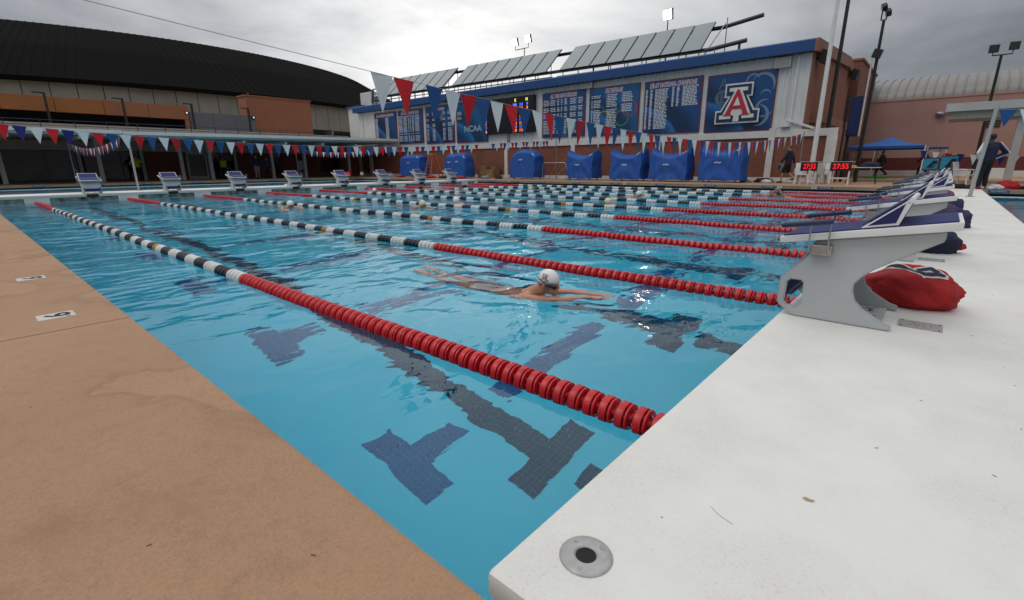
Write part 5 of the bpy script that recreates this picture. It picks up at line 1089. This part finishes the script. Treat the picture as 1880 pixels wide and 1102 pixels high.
# tent
t = thing('canopy_tent', 'blue peaked canopy tent on white legs', 'tent', (-2.1, 38.3, D)); z1, z2 = 2.12, 2.70
x0, x1, y0, y1 = -4.3, -.5, 36.6, 40.2
q = MB(); c = ((x0+x1)/2+.15, (y0+y1)/2, z2+.05); m4 = [(x0, y0), (x1, y0), (x1, y1), (x0, y1)]
for k in range(4):
    a, b_ = m4[k], m4[(k+1) % 4]; q.grid(8, 8, lambda u, v, a=a, b_=b_: tuple(Vector(((a[0]+(b_[0]-a[0])*u)*(1-v)+c[0]*v, (a[1]+(b_[1]-a[1])*u)*(1-v)+c[1]*v, z1+(z2-z1)*v-.10*math.sin(math.pi*v)*1.0-.0))))
q.build('tent_roof', M_tentblue, t, smooth=False)
q = MB()
for k in range(4):
    a, b_ = m4[k], m4[(k+1) % 4]; q.grid(12, 2, lambda u, v, a=a, b_=b_: (a[0]+(b_[0]-a[0])*u, a[1]+(b_[1]-a[1])*u, z1-v*(.14+.03*abs(math.sin(u*14)))))
q.build('valance', M_tentblue, t)
for k in range(4): q = MB(); q.tube([(m4[k][0], m4[k][1], D), (m4[k][0], m4[k][1], z1)], .035, 8); q.build('leg', M_white, t)
t = thing('canopy_tent', 'second blue tent edge showing behind the front tent', 'tent', (-.8, 42.5, D)); q = MB(); q.box(-3.4, .5, 41.6, 43.6, 2.02, 2.12); q.build('tent_roof', M_tentblue, t)
for x, y in ((-3.3, 41.7), (.4, 41.7), (.1, 43.4), (-3.3, 43.4)): q = MB(); q.tube([(x, y, D), (x, y, 2.02)], .035, 8); q.build('leg', M_white, t)
q = MB(); q.box(-3.0, -2.0, 36.2, 36.9, D, D+.12); tag(q.build('green_mat', M_green, bevel=.03), 'bright green mat under the tent edge', 'mat')
q = MB(); q.box(2.35, 3.1, 36.3, 36.5, .3, .85); tag(q.build('white_board', M_white, bevel=.01), 'white board behind the second pool at right', 'board')
t = thing('red_clock', 'small red digital panel on the left deck beside the fifth far block', 'digital clock', (-39.6, 22.9, D)); q = MB(); q.box(-39.66, -39.55, 22.2, 23.5, D+.05, D+.5); q.build('case', M_redcloth, t, bevel=.01); text('27:55', .42, (-39.54, 22.85, D+.27), (R(90), 0, R(90)), M_ledred, t, 'lit_digits', ext=.002, bold=.0)
# ---------------------------------------------------------------- people
def standing(loc, face, h, label, top, bottom, shoes, hair, pose='down', skin=M_skin, long_legs=True, wide=1.0, voxel=.022, stripe=None, sleeve=True, item=None):
    s = h/1.78; t = thing('person', label, 'person', loc); WL[t.name] = Vector(); t.rotation_euler.z = face   # faces local +y
    def J(x, y, z): return Vector((x*s, y*s, z*s))
    hips = J(0, 0, .93); chest = J(0, .0, 1.32); neck = J(0, 0, 1.49); head = J(0, .02, 1.66); sh = [J(sx*.19*wide, -.01, 1.44) for sx in (-1, 1)]
    if pose == 'hips': el = [J(sx*.40*wide, -.10, 1.18) for sx in (-1, 1)]; wr = [J(sx*.22*wide, .06, 1.02) for sx in (-1, 1)]
    elif pose == 'walk': el = [J(-.24, .12, 1.16), J(.24, -.13, 1.17)]; wr = [J(-.23, .26, .97), J(.25, -.18, .93)]
    else: el = [J(sx*.245, -.02, 1.16) for sx in (-1, 1)]; wr = [J(sx*.25, .06, .90) for sx in (-1, 1)]
    hp = [J(sx*.10, 0, .92) for sx in (-1, 1)]
    if pose == 'walk': kn = [J(-.09, .17, .52), J(.10, -.02, .50)]; an = [J(-.09, .22, .09), J(.10, -.33, .22)]
    else: kn = [J(sx*.11, .02, .50) for sx in (-1, 1)]; an = [J(sx*.12, 0, .09) for sx in (-1, 1)]
    q = MB(); q.capsule(hips, .135*s, chest, .15*s, sc=(1.22*wide, .82, 1)); q.capsule(chest, .07*s, neck, .058*s); q.capsule(sh[0], .068*s, sh[1], .068*s); q.capsule(neck, .055*s, head, .06*s)
    q.ball(head, (.075*s, .092*s, .112*s)); q.ball(head+J(0, .09, -.02), (.014*s, .022*s, .02*s), 8, 6); q.ball(head+J(0, .055, -.075), (.04*s, .035*s, .03*s), 8, 6)
    for i in (0, 1):
        q.ball(head+J((-1, 1)[i]*.078, 0, -.01), (.012*s, .02*s, .03*s), 8, 6)
        q.capsule(sh[i], .056*s, el[i], .043*s); q.capsule(el[i], .042*s, wr[i], .03*s); d = (wr[i]-el[i]).normalized()
        q.capsule(wr[i], .028*s, wr[i]+d*.10*s, .026*s); q.capsule(wr[i]+d*.07*s, .014*s, wr[i]+d*.17*s+J(0, .02, 0), .011*s, 8); q.capsule(wr[i]+d*.03*s, .012*s, wr[i]+d*.09*s+J(0, .05, 0), .010*s, 8)
        q.capsule(hp[i], .092*s, kn[i], .058*s); q.capsule(kn[i], .056*s, an[i], .036*s); q.capsule(an[i]-J(0, .03, .03), .038*s, an[i]+J(0, .15, -.05), .03*s)
    remeshed(q, 'body', skin, t, voxel*.8, 2)
    q = MB(); q.capsule(hips+J(0, 0, .02), .155*s, chest, .175*s, sc=(1.25*wide, .86, 1)); q.capsule(sh[0], .088*s, sh[1], .088*s); q.capsule(chest+J(0, 0, .08), .09*s, neck-J(0, 0, .02), .068*s)
    for i in (0, 1):
        if sleeve: q.capsule(sh[i], .082*s, el[i], .066*s); q.capsule(el[i], .064*s, wr[i], .048*s)
        else: q.capsule(sh[i], .080*s, sh[i].lerp(el[i], .6), .07*s)
    remeshed(q, 'top', top, t, voxel, 2)
    q = MB(); q.capsule(hips-J(0, 0, .02), .15*s, hips+J(0, 0, .06), .145*s, sc=(1.2*wide, .9, 1))
    for i in (0, 1):
        if long_legs: q.capsule(hp[i], .112*s, kn[i], .082*s); q.capsule(kn[i], .08*s, an[i], .062*s)
        else: q.capsule(hp[i], .115*s, hp[i].lerp(kn[i], .9), .095*s)
    remeshed(q, 'trousers' if long_legs else 'shorts', bottom, t, voxel, 2)
    q = MB()
    for i in (0, 1): q.capsule(an[i]-J(0, .05, .04), .05*s, an[i]+J(0, .16, -.055), .038*s)
    remeshed(q, 'shoes', shoes, t, voxel*.8, 1)
    q = MB(); q.ball(head+J(0, -.018, .03), (.086*s, .098*s, .105*s)); remeshed(q, 'hair', hair, t, voxel*.7, 1)
    if stripe:
        q = MB()
        for i in (0, 1):
            d_ = ((-1, 1)[i])
            q.capsule(sh[i]+J(d_*.055, -.02, .03), .055*s, el[i]+J(d_*.045, -.02, 0), .048*s, 10); q.capsule(el[i]+J(d_*.045, -.025, -.01), .047*s, wr[i]+J(d_*.03, -.03, -.02), .036*s, 10)
        remeshed(q, 'sleeve_stripe', stripe, t, voxel*.8, 1)
    if item: q = MB(); q.ball(wr[0]+J(-.03, .04, -.2), (.05, .07, .13)); q.build('held_item', item, t, smooth=True)
    return t
standing((-5.1, 26.0, D), R(85), 1.76, 'person in navy sweater and black shorts walking left by the brick wall', M_navycloth, M_blackcloth, M_blackcloth, M_hairb, 'walk', long_legs=False, item=M_tube)
standing((1.63, 23.0, D), R(50), 1.82, 'person in navy and white striped tracksuit, hands on hips, red shoes', M_navycloth, M_blackcloth, M_redshoe, M_hairk, 'hips', M_skind, True, 1.38, stripe=M_whitecloth, voxel=.018)
standing((-41.0, 15.95, D), R(-75), 1.84, 'person in navy top and grey shorts standing under the canopy', M_navycloth, M_greycloth, M_blackcloth, M_hairk, 'hips', long_legs=False)
standing((-41.0, 16.75, D), R(-95), 1.68, 'person in black clothes standing under the canopy, right of another', M_navycloth, M_blackcloth, M_blackcloth, M_hairk, 'down')
standing((-43.7, 8.7, D), R(-90), 1.78, 'person in yellow safety vest inside the dark glass front, left one', M_hivis, M_blackcloth, M_blackcloth, M_hairk, 'hips', sleeve=False, voxel=.03)
standing((-43.8, 14.5, D), R(-90), 1.72, 'person in yellow safety vest behind the dark glass, right of the door', M_hivis, M_blackcloth, M_blackcloth, M_hairk, 'down', sleeve=False, voxel=.03)
standing((-2.75, 41.2, D), R(80), 1.72, 'dark clothed person walking beneath the blue tent', M_blackcloth, M_blackcloth, M_blackcloth, M_hairk, 'walk', M_skind, voxel=.03)
standing((-.55, 41.0, D), R(70), 1.72, 'dark clothed person at the right tent legs', M_blackcloth, M_blackcloth, M_blackcloth, M_hairk, 'walk', M_skind, voxel=.03)
# near swimmer
t = thing('swimmer', 'breaststroke swimmer in white cap and goggles gliding in the near lane', 'person', (-2.2, 2.82, 0)); V = Vector
hd = V((-1.89, 2.80, .128)); fd = V((.93, .16, -.10)).normalized(); sd = V((fd.y, -fd.x, 0)).normalized(); ud = sd.cross(fd)
if ud.z < 0: ud = -ud
q = MB()
chest = V((-2.15, 2.80, -.078)); bel = V((-2.42, 2.77, -.125)); hip = V((-2.66, 2.75, -.115))
q.capsule(chest, .125, bel, .105, 16, sc=(1, 1.28, .72)); q.capsule(bel, .10, hip, .115, 16, sc=(1, 1.30, .76))
shl = [chest+V((.08, s*.165, .045)) for s in (-1, 1)]
q.capsule(shl[0], .058, shl[1], .058, 12); q.capsule(chest+V((.02, 0, .02)), .09, hd-fd*.03+V((-.05, 0, -.07)), .058, 14); q.capsule(hd-ud*.08-fd*.05, .052, hd-fd*.0, .06, 12)
# head with features
def HB(f, s_, u, rad, n=14, m=10):
    b0 = len(q.v); q.ball((0, 0, 0), rad, n, m)
    for i in range(b0, len(q.v)):
        x, y, z = q.v[i]; p = hd+fd*(x+f)+sd*(y+s_)+ud*(z+u); q.v[i] = tuple(p)
HB(0, 0, .012, (.100, .076, .098), 20, 14); HB(.052, 0, -.062, (.047, .052, .048)); HB(.096, 0, -.022, (.017, .011, .024)); HB(.103, 0, -.033, (.012, .013, .010)); HB(.086, 0, -.064, (.013, .023, .007)); HB(.083, 0, -.076, (.012, .02, .007)); HB(.075, 0, -.098, (.02, .022, .017)); HB(.062, .030, -.035, (.022, .02, .02)); HB(.062, -.030, -.035, (.022, .02, .02)); HB(.07, 0, .012, (.026, .05, .012))
for s in (-1, 1): HB(-.008, s*.078, -.02, (.018, .010, .030))
arms = [(shl[0], V((-1.79, 2.80, -.030)), V((-1.56, 3.02, -.012))), (shl[1], V((-1.81, 3.045, -.008)), V((-1.565, 3.115, -.004)))]
for (a, e, w) in arms: q.capsule(a, .052, a.lerp(e, .4), .046, 12); q.capsule(a.lerp(e, .35), .046, e, .037, 12); q.capsule(e, .038, e.lerp(w, .35), .036, 12); q.capsule(e.lerp(w, .3), .036, w, .024, 12)
hd_dir = V((.80, .40, -.03)).normalized(); hs = V((-hd_dir.y, hd_dir.x, 0)).normalized()
for k, (a, e, w) in enumerate(arms):
    pl = w+hd_dir*.075; q.capsule(w, .024, pl, .027, 12, sc=(1, 1, .62)); q.capsule(w+hs*.014, .019, pl+hs*.022, .015, 10); q.capsule(w-hs*.014, .019, pl-hs*.022, .015, 10)
    for j, ln in enumerate((.058, .072, .077, .066)):
        o_ = (j-1.5)*.019*(1 if k else -1); b0 = pl+hs*o_; m_ = b0+hd_dir*ln*.55+V((0, 0, -.002)); e_ = b0+hd_dir*ln+hs*o_*.06+V((0, 0, -.010)); q.capsule(b0, .0092, m_, .0086, 8); q.capsule(m_, .0086, e_, .0072, 8)
    sg = -1 if k == 0 else 1
    tb = w+hd_dir*.025+hs*(.02*sg*-1); q.capsule(tb, .011, tb+hd_dir*.03+hs*(-.016*sg), .0095, 8); q.capsule(tb+hd_dir*.03+hs*(-.016*sg), .0095, tb+hd_dir*.055+hs*(-.014*sg), .008, 8)
for s in (-1, 1):
    h0 = hip+V((-.05, s*.085, -.0)); k0 = V((-3.10, 2.78+s*.09, -.13)); a0 = V((-3.52, 2.80+s*.07, -.035)); q.capsule(h0, .085, h0.lerp(k0, .5), .072, 14); q.capsule(h0.lerp(k0, .5), .072, k0, .052, 14); q.capsule(k0, .050, k0.lerp(a0, .3), .053, 12); q.capsule(k0.lerp(a0, .3), .053, a0, .032, 12)
    q.capsule(a0+V((.02, 0, 0)), .034, a0+V((-.11, s*.01, .035)), .028, 10, sc=(1, 1.2, .8)); q.capsule(a0+V((-.09, s*.01, .03)), .026, a0+V((-.19, s*.02, .035)), .016, 10, sc=(1, 1.5, .7))
body = remeshed(q, 'body', M_skin, t, .0055, 3)
q = MB(); b0 = len(q.v); q.ball((0, 0, 0), (.106, .0815, .103), 30, 20)
keep = []
for i in range(len(q.v)):
    x, y, z = q.v[i]; p = hd+fd*(x-.003)+sd*y+ud*(z+.016); q.v[i] = tuple(p); keep.append(z > -.034+.22*x)
q.f = [f_ for f_ in q.f if all(keep[i] for i in f_)]; q.m = [0]*len(q.f)
cap = q.build('swim_cap', M_cap, t, smooth=True, angle=180); so_ = cap.modifiers.new('thick', 'SOLIDIFY'); so_.thickness = .002
def on_head(f, s_, u, lift=.0): return hd+fd*f+sd*s_+ud*u
gog = thing_part('goggles', t)
for s in (-1, 1):
    q = MB(); q.ball((0, 0, 0), (.014, .027, .018), 16, 10); q.v = [tuple(hd+fd*(x+.080-abs(y)*.25)+sd*(y+s*.030)+ud*(z-.028)) for x, y, z in q.v]; q.build('lens', mat('goggle_lens', (.008, .008, .009), .12), gog, smooth=True)
def strap(u_front, u_back, lift):
    pts = []
    for k in range(25):
        a = -2.55+5.1*k/24; fx, sy = math.cos(a), math.sin(a); u = u_front+(u_back-u_front)*(1-fx)/2; r_ = 1.02+lift; zz = (u-.012)/.1; kf = math.sqrt(max(.05, 1-zz*zz)); pts.append(hd+fd*(fx*.103*kf*r_)+sd*(sy*.080*kf*r_)+ud*u)
    return pts
q = MB(); q.tube([p for p in strap(-.028, .045, .035)], .0042, 6); q.tube([p for p in strap(-.028, .0, .035)], .0035, 6); q.build('strap', M_rubber, gog, smooth=True)
# emblem on the cap's right side (towards the camera)
mk = thing_part('cap_emblem', t)
cside = 1 if (sd.dot(V((.63, -.57, 1))-hd) > 0) else -1
def on_cap(u, v, d):
    ax = -.012+u*cside*-1*-1; z = .018+v*.9
    fx = -.005+u*(-cside)*(-1); 
    k = max(.02, 1-(fx/.106)**2-((z-.016)/.103)**2); return tuple(hd+fd*(fx-.003)+sd*cside*(.0815*math.sqrt(k)+.0022+d)+ud*z)
block_a(mk, lambda u, v, d: on_cap(u*.95, v-.002, d), .078, .0007)
q = MB(); q.capsule(hip+V((-.09, 0, 0)), .124, bel+V((-.10, 0, 0)), .118, 18, sc=(1, 1.30, .78)); remeshed(q, 'swimsuit', M_suit, t, .009, 2)
# far swimmers
def far_swimmer(x, y, label, capm, pose='breast', face=0, z=.10, sc=1.0):
    t = thing('swimmer', label, 'person', (x, y, 0)); WL[t.name] = Vector(); t.rotation_euler.z = face
    q = MB(); q.ball((0, 0, z), (.105, .085, .115), 14, 10); q.ball((.095, 0, z-.03), (.02, .014, .02), 8, 6); q.capsule((-.03, 0, z-.08), .06, (-.14, 0, -.02), .08); q.capsule((-.16, -.17, .0), .06, (-.16, .17, .0), .06)
    q.capsule((-.25, 0, -.05), .13, (-.7, 0, -.12), .11, 12, sc=(1, 1.25, .7)); q.capsule((-.75, .08, -.12), .08, (-1.5, .1, -.12), .04); q.capsule((-.75, -.08, -.12), .08, (-1.5, -.1, -.12), .04)
    if pose == 'breast':
        for s in (-1, 1): q.capsule((-.16, s*.18, .0), .055, (.08, s*.30, -.01), .04); q.capsule((.08, s*.30, -.01), .04, (.33, s*.18, -.02), .028)
    elif pose == 'arm':
        q.capsule((-.16, .18, .02), .06, (.0, .34, .30), .045); q.capsule((.0, .34, .30), .045, (.32, .30, .03), .03); q.capsule((-.16, -.18, -.02), .055, (-.3, -.3, -.25), .03)
    else:
        q.capsule((-.16, .18, .0), .055, (.25, .2, -.03), .035); q.capsule((-.16, -.18, .0), .055, (-.1, -.28, -.3), .03)
    remeshed(q, 'body', M_skin, t, .018, 2)
    q = MB(); q.ball((-.008, 0, z+.02), (.112, .092, .108), 16, 10); q.build('swim_cap' if capm is not M_hairk else 'hair', capm, t, smooth=True, angle=180)
    if capm is not M_hairk: q = MB(); q.tube([(.085, -.06, z-.02), (.105, 0, z-.02), (.085, .06, z-.02)], .014, 6); q.build('goggles', M_rubber, t)
capy = mat('pale_yellow_cap', (.72, .68, .45), .4)
for a in ((-13.28, 5.72, 'swimmer with white cap beside the third lane rope, left of centre', M_cap, 'breast', 0), (-10.31, 8.1, 'swimmer with pale cap low in the water behind a lane rope', capy, 'low', 0), (-10.57, 9.6, 'swimmer in white cap with arms spread, middle lanes', M_cap, 'breast', 3.14), (-18.3, 11.8, 'white capped swimmer near the red rope ends', M_cap, 'breast', 0), (-18.3, 14.4, 'dark haired swimmer near the far bulkhead, beside the splash', M_hairk, 'breast', 0), (-17.6, 16.6, 'dark haired swimmer right of the splash', M_hairk, 'low', 3.14), (-6.6, 11.9, 'swimmer with pale yellow cap, shoulders out of the water', capy, 'breast', 3.4), (-7.7, 16.0, 'white capped swimmer hidden among the lane ropes', M_cap, 'low', 0), (-7.3, 20.2, 'dark haired swimmer close to the far deck', M_hairk, 'low', 3.14), (-3.7, 18.9, 'swimmer lifting a bent arm near the far right red ropes', M_hairk, 'arm', 3.14), (-27.8, 12.2, 'swimmer behind the far bulkhead with white cap', M_cap, 'low', 1.57)):
    far_swimmer(a[0], a[1], a[2], a[3], a[4], a[5])
# splashes
def splash(c, r, n, label, h=.3):
    q = MB()
    for k in range(n):
        a = random.uniform(0, 6.28); d = r*abs(random.gauss(0, .5)); z = abs(random.gauss(0, h*.45))*max(0, 1-d/r)+.005; s = random.uniform(.004, .014)*(1 if r > .3 else .5)
        x, y = c[0]+d*math.cos(a)*1.4, c[1]+d*math.sin(a); q.add([(x-s, y, z), (x+s, y, z), (x, y-s, z), (x, y+s, z), (x, y, z+s), (x, y, z-s)], [(0, 4, 2), (2, 4, 1), (1, 4, 3), (3, 4, 0), (0, 2, 5), (2, 1, 5), (1, 3, 5), (3, 0, 5)])
    tag(q.build('splash', mat('foam_white', (.75, .8, .82), .3)), label, 'splash', kind='stuff')
splash((-18.4, 15.4), .8, 700, 'white spray thrown up by a kicking swimmer', .45); splash((-3.62, 2.82), .16, 260, 'small spray over the near swimmer feet', .10); splash((-4.3, 19.0), .7, 260, 'spray beside the raised arm', .2); splash((-19.0, 12.0), .5, 160, 'spray behind the white capped swimmer', .2)
print('objects', len(bpy.data.objects))
